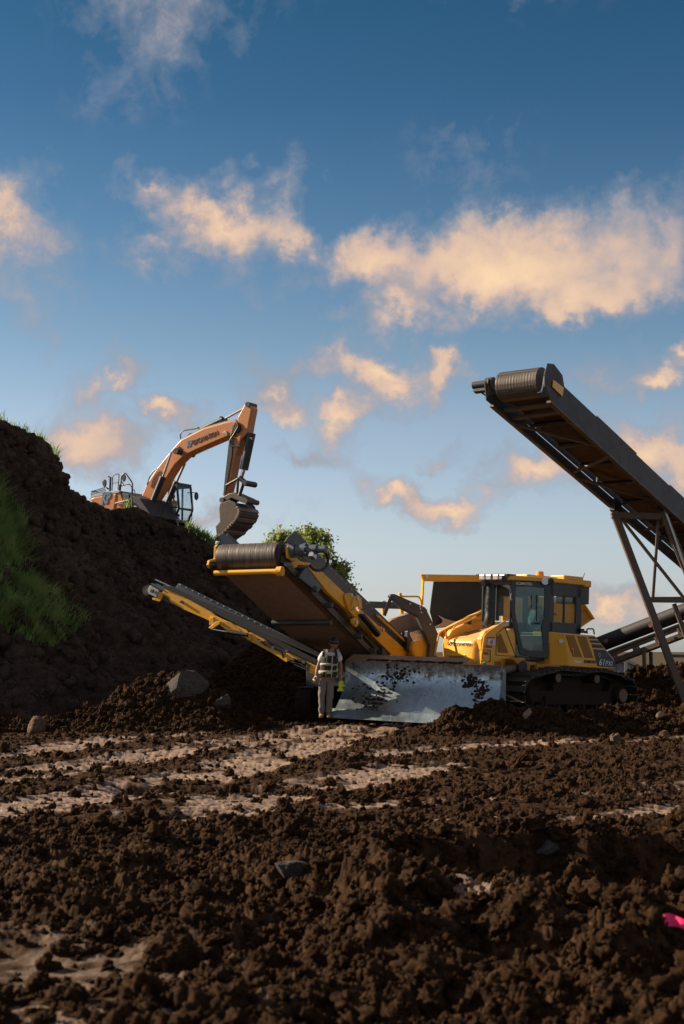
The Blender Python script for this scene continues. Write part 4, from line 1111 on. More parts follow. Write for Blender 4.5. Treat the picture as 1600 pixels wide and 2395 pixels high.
    m = MB(); m.box((-1.25, 0, 1.25), (.9, 1.3, .5)); m.build('rear_housing', M_YEL, T, bevel=.03)
    # ---------------- push frame and cylinders
    m = MB()
    for s_ in (1, -1): m.bar((-.2, .44 * s_, .55), (2.9, .46 * s_, .50), .12, .26)
    m.box((2.75, 0, .55), (.3, 1.3, .34)); m.build('push_frame', M_YELD, T, bevel=.02)
    def cyl_(a, b, a2, b2, y, r, mt, nm, y2=None):
        p, q = F.hit(a, b, 1, y), F.hit(a2, b2, 1, y if y2 is None else y2)
        m = MB(); m.cyl(p.lerp(q, .12), q, r, 16); o = m.build(nm, mt, T, smooth=True)
        m = MB(); m.cyl(p - (q - p) * .25, p.lerp(q, .2), r * .5, 12); m.build('cylinder_rod', M_CHROME, o, smooth=True)
    cyl_(*cA((1095, 1450))[0], *cA((1370, 1380))[0], .78, .088, M_TAN, 'hydraulic_cylinder')
    m = MB(); q = P(cA((1060, 1500), (1330, 1440), (1390, 1480), (1360, 1520), (1275, 1580), (1060, 1560)), 1, .72); m.prism(q, (0, -.1, 0)); m.build('cylinder_guard', M_YELD, T, bevel=.015)
    m = MB(); q = P(cB((160, 1200), (240, 1180), (322, 1185), (322, 1225), (460, 1240), (460, 1275), (385, 1280), (378, 1360), (345, 1388), (305, 1370), (300, 1290), (240, 1280)), 1, .92); m.prism(q, (0, -.28, 0)); m.build('trunnion_bracket', M_YELD, T, bevel=.02)
    m = MB(); p = F.hit(*cB((275, 1300))[0], 1, .9); m.cyl(p - Vector((0, .2, 0)), p + Vector((0, .03, 0)), .15, 16); m.build('pivot', M_BLACK, T, smooth=True)
    # ---------------- blade (angled a little towards us and tilted)
    bd = Vector((.883, -.469, -.030)).normalized(); bn = Vector((-.469, -.883, 0)).normalized()
    BF = Frame(U(987, 1686, 31.05) + Vector((0, 0, .0)), bd, Vector((0, 0, 1)))
    Bi = F.inv @ BF.m
    prof = []                                   # (forward, up) of the concave mouldboard
    for k in range(15):
        t = k / 14; z = .18 + 1.06 * t; f = .55 * (1 - t) ** 2.1 + .13 * t ** 2.4 - .02; prof.append((f, z))
    HW = 1.86
    def bl(x, f, z): return Bi @ Vector((x, -f, z))
    m = MB(); rings = []
    for x in np.linspace(-HW, HW, 25):
        rings.append([bl(x, f, z) for f, z in prof] + [bl(x, f - .05, z) for f, z in reversed(prof)])
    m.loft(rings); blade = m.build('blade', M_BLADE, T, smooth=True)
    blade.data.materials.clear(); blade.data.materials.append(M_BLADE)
    m = MB(); f0, z0 = prof[0]
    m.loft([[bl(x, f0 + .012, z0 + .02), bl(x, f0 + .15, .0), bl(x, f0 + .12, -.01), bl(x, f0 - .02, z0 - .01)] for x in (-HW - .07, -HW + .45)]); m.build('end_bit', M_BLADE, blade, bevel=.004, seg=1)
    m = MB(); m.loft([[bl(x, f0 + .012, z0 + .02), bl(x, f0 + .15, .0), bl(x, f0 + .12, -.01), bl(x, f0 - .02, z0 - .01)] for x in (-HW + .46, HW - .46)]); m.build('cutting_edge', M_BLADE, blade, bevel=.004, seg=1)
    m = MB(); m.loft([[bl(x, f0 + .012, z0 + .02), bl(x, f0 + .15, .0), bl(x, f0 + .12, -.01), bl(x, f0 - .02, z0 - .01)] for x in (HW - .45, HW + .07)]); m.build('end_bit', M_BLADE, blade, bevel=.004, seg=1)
    # side plates and back ribs
    m = MB()
    m.box(bl(0, -.14, .75), (.9, .2, .7), Bi.to_3x3() @ Vector((1, 0, 0))); m.build('blade_rib', M_YELD, blade, bevel=.006)
    for x in (-HW, HW - .03):
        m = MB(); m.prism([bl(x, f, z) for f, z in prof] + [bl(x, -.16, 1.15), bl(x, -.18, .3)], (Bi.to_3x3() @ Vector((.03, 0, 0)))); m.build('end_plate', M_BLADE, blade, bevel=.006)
    # spill guard along the top, with mud lying in it
    ft, zt_ = prof[-1]
    m = MB(); m.loft([[bl(x, ft - .0, zt_ - .01), bl(x, ft + .015, zt_ + .008), bl(x, ft - .30, zt_ + .14), bl(x, ft - .32, zt_ + .12)] for x in (-HW + .04, HW - .85)]); 
    m.loft([[bl(x, ft - .02, zt_ - .01), bl(x, ft + .015, zt_ + .012), bl(x, ft - .10, zt_ + .02), bl(x, ft - .12, zt_ + .0)] for x in (-HW, HW)])
    m.build('spill_guard', M_BLADEB, blade, bevel=.004, seg=1)
    rs = random.Random(4); m = MB()
    for k in range(120):
        x = rs.uniform(-HW + .55, HW - .9); s_ = rs.uniform(.02, .05); c = bl(x, ft - .05 + rs.uniform(-.05, .04), zt_ + .03)
        m.add(*ico(c, s_ * 1.4, s_ * .75, rs))
    o = m.build('mud', M_MUD, blade); o['kind'] = 'stuff'
    # mud stuck on the face
    m = MB()
    def clump(px, py, n, sx, sy, smin, smax):
        for k in range(n):
            x = px + rs.gauss(0, sx); y = py + rs.gauss(0, sy)
            # find the mouldboard point by marching the profile
            d = BF.inv.to_3x3() @ ray(x, y); o_ = BF.inv @ Vector((0, 0, CAMH)); best = None
            for f, z in prof:
                t = (-f - o_.y) / d.y; p = o_ + d * t; e = abs(p.z - z)
                if best is None or e < best[0]: best = (e, p, f, z)
            if best[0] > .08 or abs(best[1].x) > HW: continue
            s_ = rs.uniform(smin, smax); c = bl(best[1].x, best[2] + .004, best[1].z)
            m.add(*ico(c, s_, s_ * .35, rs, F_n))
    F_n = Bi.to_3x3() @ Vector((0, -1, 0))
    clump(1106, 1600, 60, 9, 11, .012, .055); clump(1126, 1622, 60, 9, 10, .012, .05); clump(1100, 1590, 16, 10, 6, .015, .035); clump(935, 1582, 80, 22, 12, .008, .04)
    clump(915, 1600, 26, 14, 14, .012, .045); clump(858, 1620, 24, 12, 16, .015, .045); clump(895, 1605, 16, 8, 10, .015, .04); clump(868, 1650, 50, 12, 9, .01, .045); clump(845, 1660, 16, 16, 8, .015, .035); clump(890, 1640, 10, 5, 5, .02, .05)
    clump(980, 1575, 16, 40, 14, .008, .025); clump(1053, 1656, 3, 2, 2, .03, .05); clump(1130, 1656, 2, 2, 1, .03, .045); clump(1000, 1600, 18, 60, 30, .006, .016)
    o = m.build('mud', M_MUD, blade); o['kind'] = 'stuff'
    return F, T
def ico(c, s, thick, rs, nrm=None):
    bm = bmesh.new(); bmesh.ops.create_icosphere(bm, subdivisions=1, radius=1)
    vs = []; q = nrm.to_track_quat('Z', 'Y') if nrm is not None else None
    a = rs.uniform(0, 6.28); ca, sa = math.cos(a), math.sin(a); ex = rs.uniform(.6, 1.5)
    for v in bm.verts:
        k = rs.uniform(.65, 1.3); x, y, z = v.co * k
        x, y = (x * ca - y * sa) * s * ex, (x * sa + y * ca) * s
        p = Vector((x, y, z * thick)) if q is None else q @ Vector((x, y, z * thick))
        vs.append(Vector(c) + p)
    fs = [tuple(v.index for v in f.verts) for f in bm.faces]; bm.free()
    return vs, fs
def blade_material():
    m = bpy.data.materials.new('polished mouldboard steel'); m.use_nodes = True
    t = NT(m.node_tree); b = t.n['Principled BSDF']; v = t.new('ShaderNodeTexCoord').outputs['Object']
    mp = t.new('ShaderNodeMapping'); mp.inputs['Scale'].default_value = (3, 3, 1.0); t.link(v, mp.inputs[0])
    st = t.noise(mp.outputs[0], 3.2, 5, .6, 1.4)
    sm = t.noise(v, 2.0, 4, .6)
    c = t.mix(t.ramp(st, [(.35, 0), (.65, 1)]), (.29, .38, .43), (.40, .50, .56))  # blue of the reflected sky tinted into the steel's base colour
    sp = t.new('ShaderNodeSeparateXYZ'); t.link(v, sp.inputs[0])
    dirt = t.ramp(t.math('ADD', t.noise(v, 7, 7, .7), t.math('MULTIPLY', t.math('SUBTRACT', sp.outputs[2], .80), .42)), [(.45, 0), (.62, .8)])
    c = t.mix(dirt, c, (.10, .066, .045)); t.link(c, b.inputs['Base Color'])
    t.link(t.math('SUBTRACT', .92, t.math('MULTIPLY', dirt, .7)), b.inputs['Metallic'])
    t.link(t.math('ADD', t.math('MULTIPLY', dirt, .4), t.ramp(sm, [(.3, .24), (.7, .40)])), b.inputs['Roughness'])
    bp = t.new('ShaderNodeBump'); bp.inputs['Strength'].default_value = .14; bp.inputs['Distance'].default_value = .03; t.link(st, bp.inputs['Height']); t.link(bp.outputs[0], b.inputs['Normal'])
    return m
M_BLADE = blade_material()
M_BLADEB = paint('rusty blade top', (.33, .20, .12), .5, metal=.4, dirt=.4, dirtc=(.12, .07, .04))
DZ, DZT = bulldozer()
# ================================================================== mobile screening plant with two conveyors
def plant():
    # wide tail conveyor: +X runs down from the head drum, -Y is the side towards us
    el = R(24); ax = Vector((-.894, .447, 0))
    W = Frame(U(588, 1303, 29.6), (.447 * math.cos(el), .894 * math.cos(el), -math.sin(el)), (0, 0, 1))
    RF = Frame((.2, 34.0, 0), (1, 0, 0))
    T = thing('screening_plant', RF, 'yellow and charcoal mobile screening plant with a wide raised conveyor and a narrow side conveyor', 'screening plant')
    class MM(MB):
        """builds in a sub-frame, stores in the plant's frame"""
        def __init__(s, fr): super().__init__(); s.fr = RF.inv @ fr.m
        def build(s, *a, **k):
            s.v = [tuple(s.fr @ Vector(v)) for v in s.v]; return super().build(*a, **k)
    def sl(fr, pts, axis, val, th, name, mat, par, bevel=.01, **k):
        m = MM(fr); v = [0, 0, 0]; v[axis] = th; m.prism(on(fr, pts, axis, val), v); return m.build(name, mat, par, bevel=bevel, **k)
    # ---- frame
    m = MM(W); hw = .74
    for s_ in (1, -1):
        m.box((2.75, s_ * (hw + .03), -.10), (5.6, .05, .14)); m.box((2.75, s_ * (hw + .03), .16), (5.6, .04, .20))
    wc = m.build('wide_conveyor', M_CHAR, T, bevel=.008)
    m = MM(W); R_ = .275; n = 18
    loop = [Vector((R_ * math.cos(a), 0, R_ * math.sin(a))) for a in (R(90 + 180 * k / n) for k in range(n + 1))]
    loop = loop + [Vector((5.55, 0, -.24)), Vector((5.7, 0, -.12)), Vector((5.7, 0, .04)), Vector((5.55, 0, .13)), Vector((1.2, 0, .15))]
    m.loft([[p + Vector((0, y, 0)) for p in loop] for y in (-hw + .03, -.2, .3, hw - .03)], cap=False)
    m.build('belt', M_BELT, wc, smooth=True)
    m = MM(W)
    for y in np.linspace(-hw + .03, hw - .03, 2)[:1]:
        rings = []
        for k in range(60):
            yy = -hw + .035 + (2 * hw - .07) * k / 59; rr = R_ + .012 + .0012 * math.sin(k * 2.1) + .0008 * math.sin(k * 5.3)
            rings.append([Vector((rr * math.cos(2*math.pi*q/28), yy, rr * math.sin(2*math.pi*q/28))) for q in range(28)])
        m.loft(rings)
    m.build('head_drum', M_DRUM, wc, smooth=True)
    m = MM(W)
    for x, z in ((.55, -.255), (2.85, -.30)):
        pass
    p = W.hit(*c2((855, 728))[0], 2, -.30); m.cyl((p.x, -hw, -.31), (p.x, hw, -.31), .062, 16); m.build('return_roller', M_DARK, wc, smooth=True)
    m = MM(W); p = W.hit(*c2((455, 392))[0], 2, -.40); m.cyl((p.x, -hw - .06, -.40), (p.x, hw - .0, -.40), .055, 14); m.cyl((p.x, -hw - .14, -.40), (p.x, -hw - .02, -.40), .10, 14)
    sb = m.build('scraper_bar', M_YELP, wc, smooth=True)
    m = MM(W); p = W.hit(*c2((1000, 950))[0], 2, -.30); m.box((5.15, 0, -.33), (.12, 2 * hw, .08)); m.build('cross_beam', M_GIRDER, wc, bevel=.008)
    for x in (1.3, 2.1, 3.7, 4.5):
        m = MM(W); m.box((x, -hw - .10, -.12), (.07, .22, .10)); m.build('cross_beam', M_CHAR, wc)
    # side skirts
    y0 = -hw - .17
    sl(W, c2((690, 118), (640, 160), (622, 192), (655, 205), (700, 260), (780, 335), (870, 398), (1030, 552), (1130, 645), (1240, 752), (1440, 916), (1505, 965), (1505, 918), (1185, 602), (900, 330)), 1, y0 + .05, .04, 'side_skirt', M_CHAR, wc)
    m = MM(W); q = [Vector((p.x, hw + .03, p.z)) for p in on(W, c2((690, 118), (622, 192), (780, 240), (905, 375), (1190, 640), (1505, 960), (1505, 918), (1185, 602)), 1, y0 + .05)]; m.prism(q, (0, .04, 0)); m.build('side_skirt', M_CHAR, wc, bevel=.008)
    sl(W, c2((180, 150), (212, 133), (292, 208), (200, 235)), 1, hw - .02, .03, 'end_plate', M_SLATE, wc)
    # yellow side beam, two lengths with a folding knuckle
    sl(W, c2((772, 358), (868, 392), (1032, 548), (1062, 600), (1075, 690), (1050, 662), (905, 530), (812, 412)), 1, y0, .10, 'side_beam', M_YELP, wc, .012)
    sl(W, c2((1120, 640), (1240, 748), (1432, 918), (1425, 960), (1345, 958), (1100, 720), (1090, 690)), 1, y0, .10, 'side_beam', M_YELP, wc, .012)
    sl(W, c2((1325, 948), (1355, 930), (1440, 915), (1455, 945), (1440, 962), (1325, 960)), 1, y0 - .06, .08, 'beam_foot', M_YELP, wc, .008)
    sl(W, c2((1030, 535), (1060, 532), (1085, 565), (1090, 640), (1108, 655), (1105, 700), (1085, 692), (1050, 655), (1035, 610), (1022, 560)), 1, y0 - .07, .06, 'folding_knuckle', M_YELP, wc, .015)
    sl(W, c2((1080, 560), (1110, 545), (1130, 575), (1135, 635), (1118, 645), (1105, 600), (1075, 650), (1062, 640)), 1, y0 - .12, .05, 'folding_knuckle', M_YELP, wc, .015)
    sl(W, c2((1070, 705), (1098, 690), (1115, 715), (1108, 750), (1092, 762), (1072, 735)), 1, y0 - .06, .07, 'folding_knuckle', M_YELP, wc, .015)
    sl(W, c2((1222, 765), (1262, 757), (1285, 775), (1280, 800), (1262, 812), (1240, 820), (1228, 790)), 1, y0 - .07, .07, 'folding_knuckle', M_YELP, wc, .015)
    for q in ((1058, 548), (1078, 632), (1098, 572), (1090, 728), (1268, 778)):
        m = MM(W); p = W.hit(*c2(q)[0], 1, y0 - .12); m.cyl(p, p - Vector((0, .03, 0)), .045, 12); m.build('pivot_pin', M_SILVER, wc, smooth=True)
    def ctube(pts, v, r, nm, mat, fr=W, par=None, n=8):
        m = MM(fr); m.tube(on(fr, pts, 1, v), r, n); return m.build(nm, mat, par or wc, smooth=True)
    ctube(c2((1122, 672), (1235, 808)), y0 - .12, .075, 'hydraulic_cylinder', M_BLACK, n=14)
    ctube(c2((1235, 682), (1430, 868)), y0 - .02, .028, 'yellow_rod', M_YELP)
    # slate guard under the head end
    sl(W, c2((748, 372), (772, 362), (866, 474), (862, 502), (836, 528), (712, 428)), 1, y0 + .02, .05, 'guard_plate', M_SLATE, wc)
    # bearings, motor
    sl(W, c2((635, 225), (665, 200), (690, 215), (700, 250), (690, 290), (720, 320), (775, 330), (775, 350), (700, 345), (640, 300)), 1, y0 + .02, .06, 'bearing_bracket', M_YELP, wc, .012)
    sl(W, c2((668, 330), (690, 315), (708, 335), (700, 362), (680, 365)), 1, y0 - .04, .05, 'bearing_bracket', M_YELP, wc, .012)
    sl(W, c2((158, 222), (178, 208), (182, 225), (172, 300), (210, 340), (208, 350), (165, 325), (120, 325), (112, 350), (118, 368), (108, 345), (116, 315), (155, 305)), 1, hw + .06, .05, 'bearing_bracket', M_YELP, wc, .008)
    sl(W, c2((125, 333), (162, 333), (162, 352), (125, 352)), 1, hw + .02, .08, 'tension_block', M_SLATE, wc)
    sl(W, c2((632, 328), (666, 328), (666, 356), (632, 356)), 1, y0 - .04, .08, 'tension_block', M_SLATE, wc)
    p = W.hit(*c2((668, 248))[0], 1, y0); mo = MM(W)
    mo.cyl(p + Vector((0, .1, 0)), p - Vector((0, .10, 0)), .155, 20); mo.cyl(p - Vector((0, .10, 0)), p - Vector((0, .28, 0)), .125, 20); mo.cyl(p - Vector((0, .28, 0)), p - Vector((0, .34, 0)), .14, 20)
    mo.cyl(p - Vector((0, .34, 0)), p - Vector((0, .58, 0)), .10, 18); mo.cyl(p - Vector((0, .58, 0)), p - Vector((0, .78, 0)), .075, 16)
    mt = mo.build('drive_motor', M_SLATE, wc, smooth=True)
    m = MM(W); c = p - Vector((0, .32, 0))
    for k in range(6): a = R(60 * k); m.cyl(c + Vector((.12 * math.cos(a), 0, .12 * math.sin(a))), c + Vector((.12 * math.cos(a), -.05, .12 * math.sin(a))), .018, 8)
    m.box(p + Vector((0, -.5, -.14)), (.16, .1, .1)); o = m.build('bolt', M_SILVER, wc); o['kind'] = 'stuff'
    m = MM(W); cc = [W.hit(840 / 2.851 + 450 + 23 * math.cos(a), 315 / 2.851 + 1200 + 24 * math.sin(a), 1, y0 - .55) for a in (R(20 * k - 120) for k in range(15))]; m.tube(cc, .032, 8); m.build('hydraulic_hose', M_RUBBER, wc, smooth=True)
    m = MM(W)
    for k in range(16):
        p = W.hit(*c2((920 + 34 * k, 372 + 33 * k))[0], 1, y0 + .04); m.cyl(p, p - Vector((0, .015, 0)), .014, 6)
    o = m.build('bolt', M_SILVER, wc); o['kind'] = 'stuff'
    # ---- narrow side conveyor: +X towards its head, +Y towards us
    a_, b_ = U(762, 1548, 31.95), U(362, 1380, 33.9)
    S = Frame(a_, (b_ - a_), (0, 0, 1)); Ls = (b_ - a_).length; yn = .42
    m = MM(S)
    for s_ in (1, -1): m.box((Ls * .5, s_ * .36, -.02), (Ls, .05, .12))
    for x in np.linspace(.2, Ls - .2, 9): m.box((x, 0, -.06), (.06, .68, .06))
    sc_ = m.build('side_conveyor', M_CHAR, T, bevel=.006)
    m = MM(S); m.loft([[Vector((x, y, z)) for y, z in ((-.36, .13), (-.2, .05), (.2, .05), (.36, .13), (.36, .11), (.2, .03), (-.2, .03), (-.36, .11))] for x in (-.1, Ls)]); m.build('belt', M_RUBBER, sc_)
    m = MM(S); m.cyl((Ls, -.34, -.02), (Ls, .34, -.02), .12, 18); m.build('head_drum', M_RUBBER, sc_, smooth=True)
    P8 = lambda poly, v, th, nm, mat, bev=.008: sl(S, c8(*poly), 1, v, -th, nm, mat, sc_, bev)
    P8(((185, 208), (332, 262), (600, 408), (642, 440), (700, 470), (900, 560), (930, 590), (915, 640), (870, 622), (725, 556), (640, 498), (585, 482), (360, 384), (250, 322), (232, 285), (182, 256)), yn, .06, 'side_beam', M_YELP, .012)
    P8(((925, 575), (1010, 600), (1110, 690), (1200, 742), (1262, 770), (1262, 820), (1232, 832), (1160, 782), (1000, 692), (900, 640)), yn - .01, .06, 'side_beam', M_YELP, .012)
    P8(((1240, 752), (1340, 790), (1495, 868), (1490, 955), (1432, 920), (1438, 870), (1385, 835), (1290, 812), (1235, 832)), yn, .06, 'side_beam', M_YELP, .012)
    P8(((195, 178), (262, 185), (1500, 812), (1500, 858), (1270, 748), (600, 402), (330, 258), (188, 205)), yn + .03, .03, 'near_skirt', M_BLACK)
    far = on(S, c8((322, 160), (1420, 700), (1500, 745), (1500, 830), (290, 205)), 1, -.38)
    m = MM(S); m.prism(far, (0, -.03, 0)); m.build('far_skirt', M_SLATE, sc_, bevel=.005)
    m = MM(S)
    for k in range(14):
        x, y = 362 + 85.5 * k, 240 + 44.2 * k
        q = on(S, c8((x - 14, y - 10), (x + 10, y + 2), (x + 22, y + 12), (x - 4, y + 6)), 1, .2 - .0 * k); 
        mk = MM(S); mk.prism(q, (0, .05, 0)); mk.build('skirt_clip', M_CLIP, sc_)  # clips coloured pale to carry the white glints along the skirt seams
    m = MM(S)
    for k in range(21):
        p = S.hit(*c8((335 + 53 * k, 172 + 26.6 * k))[0], 1, -.375); m.cyl(p, p + Vector((0, .02, 0)), .014, 6)
    o = m.build('bolt', M_WHITE, sc_); o['kind'] = 'stuff'
    P8(((78, 165), (100, 163), (188, 210), (182, 225)), yn + .02, .25, 'head_guard', M_SLATE)
    P8(((68, 188), (82, 180), (152, 222), (130, 282), (62, 250), (56, 225)), yn + .04, .05, 'motor_plate', M_PLATE)
    m = MM(S); p = S.hit(*c8((102, 228))[0], 1, yn + .05); m.cyl(p, p + Vector((0, .05, 0)), .045, 10); m.build('shaft_end', M_CHAR, sc_, smooth=True)
    P8(((148, 228), (196, 246), (178, 285), (160, 318), (95, 302), (95, 285), (138, 288)), yn + .02, .05, 'head_bracket', M_YELP)
    ctube(c8((122, 130), (285, 205)), yn - .3, .018, 'rail', M_SILVER, S, sc_)
    P8(((585, 455), (615, 448), (622, 500), (600, 522), (580, 515)), yn + .04, .05, 'bracket', M_YELP); P8(((574, 540), (640, 488), (676, 485), (668, 510), (600, 555)), yn + .05, .05, 'bracket', M_YELP)
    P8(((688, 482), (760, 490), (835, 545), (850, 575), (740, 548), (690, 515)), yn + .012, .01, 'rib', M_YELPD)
    ctube(c8((612, 555), (735, 576)), yn + .04, .022, 'cylinder_rod', M_CHROME, S, sc_, 10); ctube(c8((730, 575), (912, 602)), yn + .05, .045, 'hydraulic_cylinder', M_BLACK, S, sc_, 12)
    P8(((910, 598), (930, 590), (935, 640), (918, 650)), yn + .05, .06, 'bracket', M_YELP)
    ctube(c8((1050, 655), (1120, 705), (1200, 750), (1215, 800)), yn + .03, .022, 'hydraulic_hose', M_RUBBER, S, sc_); ctube(c8((1000, 640), (1060, 690), (1110, 712)), yn + .03, .018, 'hydraulic_hose', M_RUBBER, S, sc_)
    for q in (((1300, 815), (1370, 812), (1440, 870), (1410, 890)), ((1275, 830), (1360, 850), (1425, 895)), ((1300, 850), (1400, 895), (1430, 900))): ctube(c8(*q), yn + .03, .016, 'hydraulic_hose', M_RUBBER, S, sc_)
    for q in ((1022, 658), (1130, 712), (1300, 810), (1392, 835), (1245, 742), (345, 320)):
        m = MM(S); p = S.hit(*c8(q)[0], 1, yn + .03); m.box(p, (.07, .06, .06)); m.build('hose_fitting', M_SLATE, sc_, bevel=.006)
    # ---- chassis and crawlers (mostly behind the worker and the blade)
    B = Frame((.55, 34.2, 0), (-.447, -.894, 0))
    m = MM(B); m.box((-1.6, 0, .95), (5.4, 1.1, .45)); m.box((1.25, .15, 1.05), (.5, 1.9, .55)); m.box((-.3, 0, 1.5), (1.8, 1.5, .9)); m.build('chassis', M_CHAR, T, bevel=.02)
    for s_ in (1, -1):
        m = MM(B); pts = rounded([(1.3, s_ * 1.0 - .2, .03), (1.3, s_ * 1.0 - .2, .72), (-2.6, s_ * 1.0 - .2, .72), (-2.6, s_ * 1.0 - .2, .03)], .34, 6); m.prism(pts, (0, .4, 0)); tk = m.build('crawler', M_MUD, T, bevel=.01)
        shoe = MM(B); 
        for k in range(20): shoe.box((1.1 - .19 * k, s_ * 1.0, .74), (.16, .42, .03))
        o = shoe.build('crawler_shoe', M_TRACK, tk); o['kind'] = 'stuff'
    m = MM(B); 
    for k in range(6): m.cyl((1.505, -.1 + .12 * (k % 3), 1.0 + .16 * (k // 3)), (1.52, -.1 + .12 * (k % 3), 1.0 + .16 * (k // 3)), .02, 6)
    o = m.build('bolt', M_SILVER, T); o['kind'] = 'stuff'
    # ---- hopper, screen box, arms behind the bulldozer
    H = Frame((1.9, 36.5, 0), (.93, .36, 0)); PL = lambda pts, off, th, nm, mat, par=T, bev=.012: sl(H, pts, 1, off, th, nm, mat, par, bev)
    J = Frame((.6, 34.6, 0), (.93, .36, 0)); PJ = lambda pts, off, th, nm, mat, par=T, bev=.012: sl(J, pts, 1, off, th, nm, mat, par, bev)
    hop = PL([(1176, 1392), (1362, 1398), (1355, 1470), (1340, 1540), (1176, 1540)], .3, .10, 'hopper', M_YELP)
    m = MM(H); 
    m.prism(on(H, cB((975, 470), (1022, 430), (1185, 690), (1000, 815), (985, 760)), 1, .15), (0, 1.3, 0)); m.build('hopper_wing', M_YELP, hop, bevel=.02)
    m = MM(H); q = on(H, cB((1015, 425), (1030, 430), (1200, 685), (1188, 697), (1168, 685)), 1, .05); m.prism(q, (0, 1.5, 0)); m.build('wing_rim', M_YELP, hop, bevel=.01)
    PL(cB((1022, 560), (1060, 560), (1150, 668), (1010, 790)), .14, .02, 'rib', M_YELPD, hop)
    PL([(985, 1343), (1140, 1345), (1300, 1350), (1300, 1366), (1132, 1361), (991, 1359)], .0, .10, 'hopper_beam', M_YELP)
    PL(cA((62, 140), (72, 140), (75, 235), (60, 555), (32, 520), (48, 400)), .02, .12, 'frame_post', M_YELP)
    m = MM(H); p = H.hit(*cA((104, 164))[0], 1, -.01); m.cyl(p + Vector((0, .02, 0)), p - Vector((0, .01, 0)), .04, 10); m.build('bolt', M_WHITE, T); 
    rub = []
    P0 = on(H, cA((200, 232), (925, 240), (1150, 240), (1150, 700), (700, 700), (530, 778), (400, 850), (215, 870), (150, 640), (165, 500)), 1, .08)
    m = MM(H); m.prism(P0, (0, .03, 0)); m.build('rubber_curtain', M_CURT, T)
    cl = on(H, cA((255, 685), (300, 708), (350, 735), (440, 762), (535, 778), (500, 800), (430, 822), (330, 850), (225, 872), (218, 850), (285, 815), (318, 790), (320, 750)), 1, -.05)
    m = MM(H); m.prism(cl, (0, .02, 0)); m.build('pale_tarp', M_TARP, T)
    fl = PL(cA((262, 925), (600, 752), (920, 592), (925, 625), (600, 790), (280, 955)), -.75, .22, 'side_flange', M_YELP)
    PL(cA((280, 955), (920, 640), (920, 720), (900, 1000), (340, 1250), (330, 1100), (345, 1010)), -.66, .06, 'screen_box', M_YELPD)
    for q in (((676, 770), (715, 750), (718, 810), (680, 830)), ((520, 845), (550, 830), (552, 890), (522, 905)), ((380, 920), (410, 905), (412, 980), (382, 1000))): PL(cA(*q), -.70, .05, 'rib', M_DARK, fl)
    PJ([(911, 1394), (916, 1389), (923, 1389), (974, 1411), (996, 1421), (1026, 1483), (1020, 1539), (1003, 1539), (1006, 1510), (976, 1441), (940, 1424)], -1.1, .16, 'support_arm', M_CHAR, T, .02)
    m = MM(J); p = J.hit(915, 1396, 1, -1.1); q = J.hit(899, 1440, 1, -1.0); m.bar(p, q, .07, .07); m.build('arm_strut', M_CHAR, T, bevel=.005)
    for q in ((959, 1412), (982, 1419), (985, 1432), (983, 1424), (1006, 1460)):
        m = MM(J); p = J.hit(*q, 1, -1.1); m.cyl(p, p - Vector((0, .02, 0)), .02, 6); m.build('bolt', M_SILVER, T)
    m = MM(J); m.tube(on(J, [(862, 1414), (948, 1417)], 1, -.2), .085, 10); m.build('cross_pipe', M_SLATE, T, smooth=True)
    PJ(c2((1266, 585), (1290, 583), (1290, 672), (1270, 672)), -.1, .08, 'post', M_YELP); PJ(c2((1380, 532), (1396, 532), (1412, 600), (1410, 672), (1392, 672)), -.1, .08, 'post', M_YELP)
    m = MM(J); m.tube(rounded(on(J, c2((1396, 556), (1515, 556), (1528, 600), (1530, 720)), 1, -.05), .08, 4, False), .022, 8); m.build('guard_rail', M_YELP, T, smooth=True)
    # feed belt and soil behind
    PJ(c2((1300, 735), (1330, 712), (1470, 660), (1568, 640), (1568, 760), (1480, 770), (1400, 800), (1340, 780)), -.35, .3, 'feed_chute', M_BELT)
    PJ(c2((1395, 800), (1470, 765), (1568, 730), (1568, 790), (1470, 850), (1400, 840)), -.55, .05, 'chute_edge', M_SLATE)
    # wire mesh deck
    q = on(J, c2((1452, 800), (1555, 768), (1568, 838), (1475, 855)), 1, -.9); wm = MM(J)
    for k in range(11):
        t = k / 10; wm.bar(q[0].lerp(q[1], t), q[3].lerp(q[2], t), .014, .014)
    for k in range(7):
        t = k / 6; wm.bar(q[0].lerp(q[3], t), q[1].lerp(q[2], t), .014, .014)
    o = wm.build('wire_mesh', M_CLIP, T); o['kind'] = 'stuff'
    # yellow curved tank end beside the mesh
    PJ(c2((1462, 905), (1470, 860), (1500, 840), (1568, 828), (1600, 850), (1600, 970), (1478, 970)), -.9, .5, 'yellow_tank', M_YELP, T, .06)
    m = MM(J); m.box(J.hit(965, 1500, 1, -.5), (.5, .5, .5)); m.build('engine_housing', M_CHAR, T, bevel=.02)
    return T
M_SLATE = paint('slate blue plate', (.075, .105, .13), .4, dirt=.25, dirtc=(.10, .085, .07))
M_PLATE = paint('galvanised plate', (.42, .45, .47), .5, metal=.2, dirt=.2)
M_CLIP = paint('bright clip', (.62, .52, .44), .35, metal=.4, dirt=.1)
M_CURT = paint('black rubber curtain', (.020, .024, .026), .55, dirt=.28, dirtc=(.10, .09, .08), scale=1.6)
M_TARP = paint('pale tarp', (.52, .44, .40), .8, dirt=.15)
M_YELPD = paint('shaded yellow web', (.60, .30, .02), .5, dirt=.4, dirtc=(.14, .08, .035))
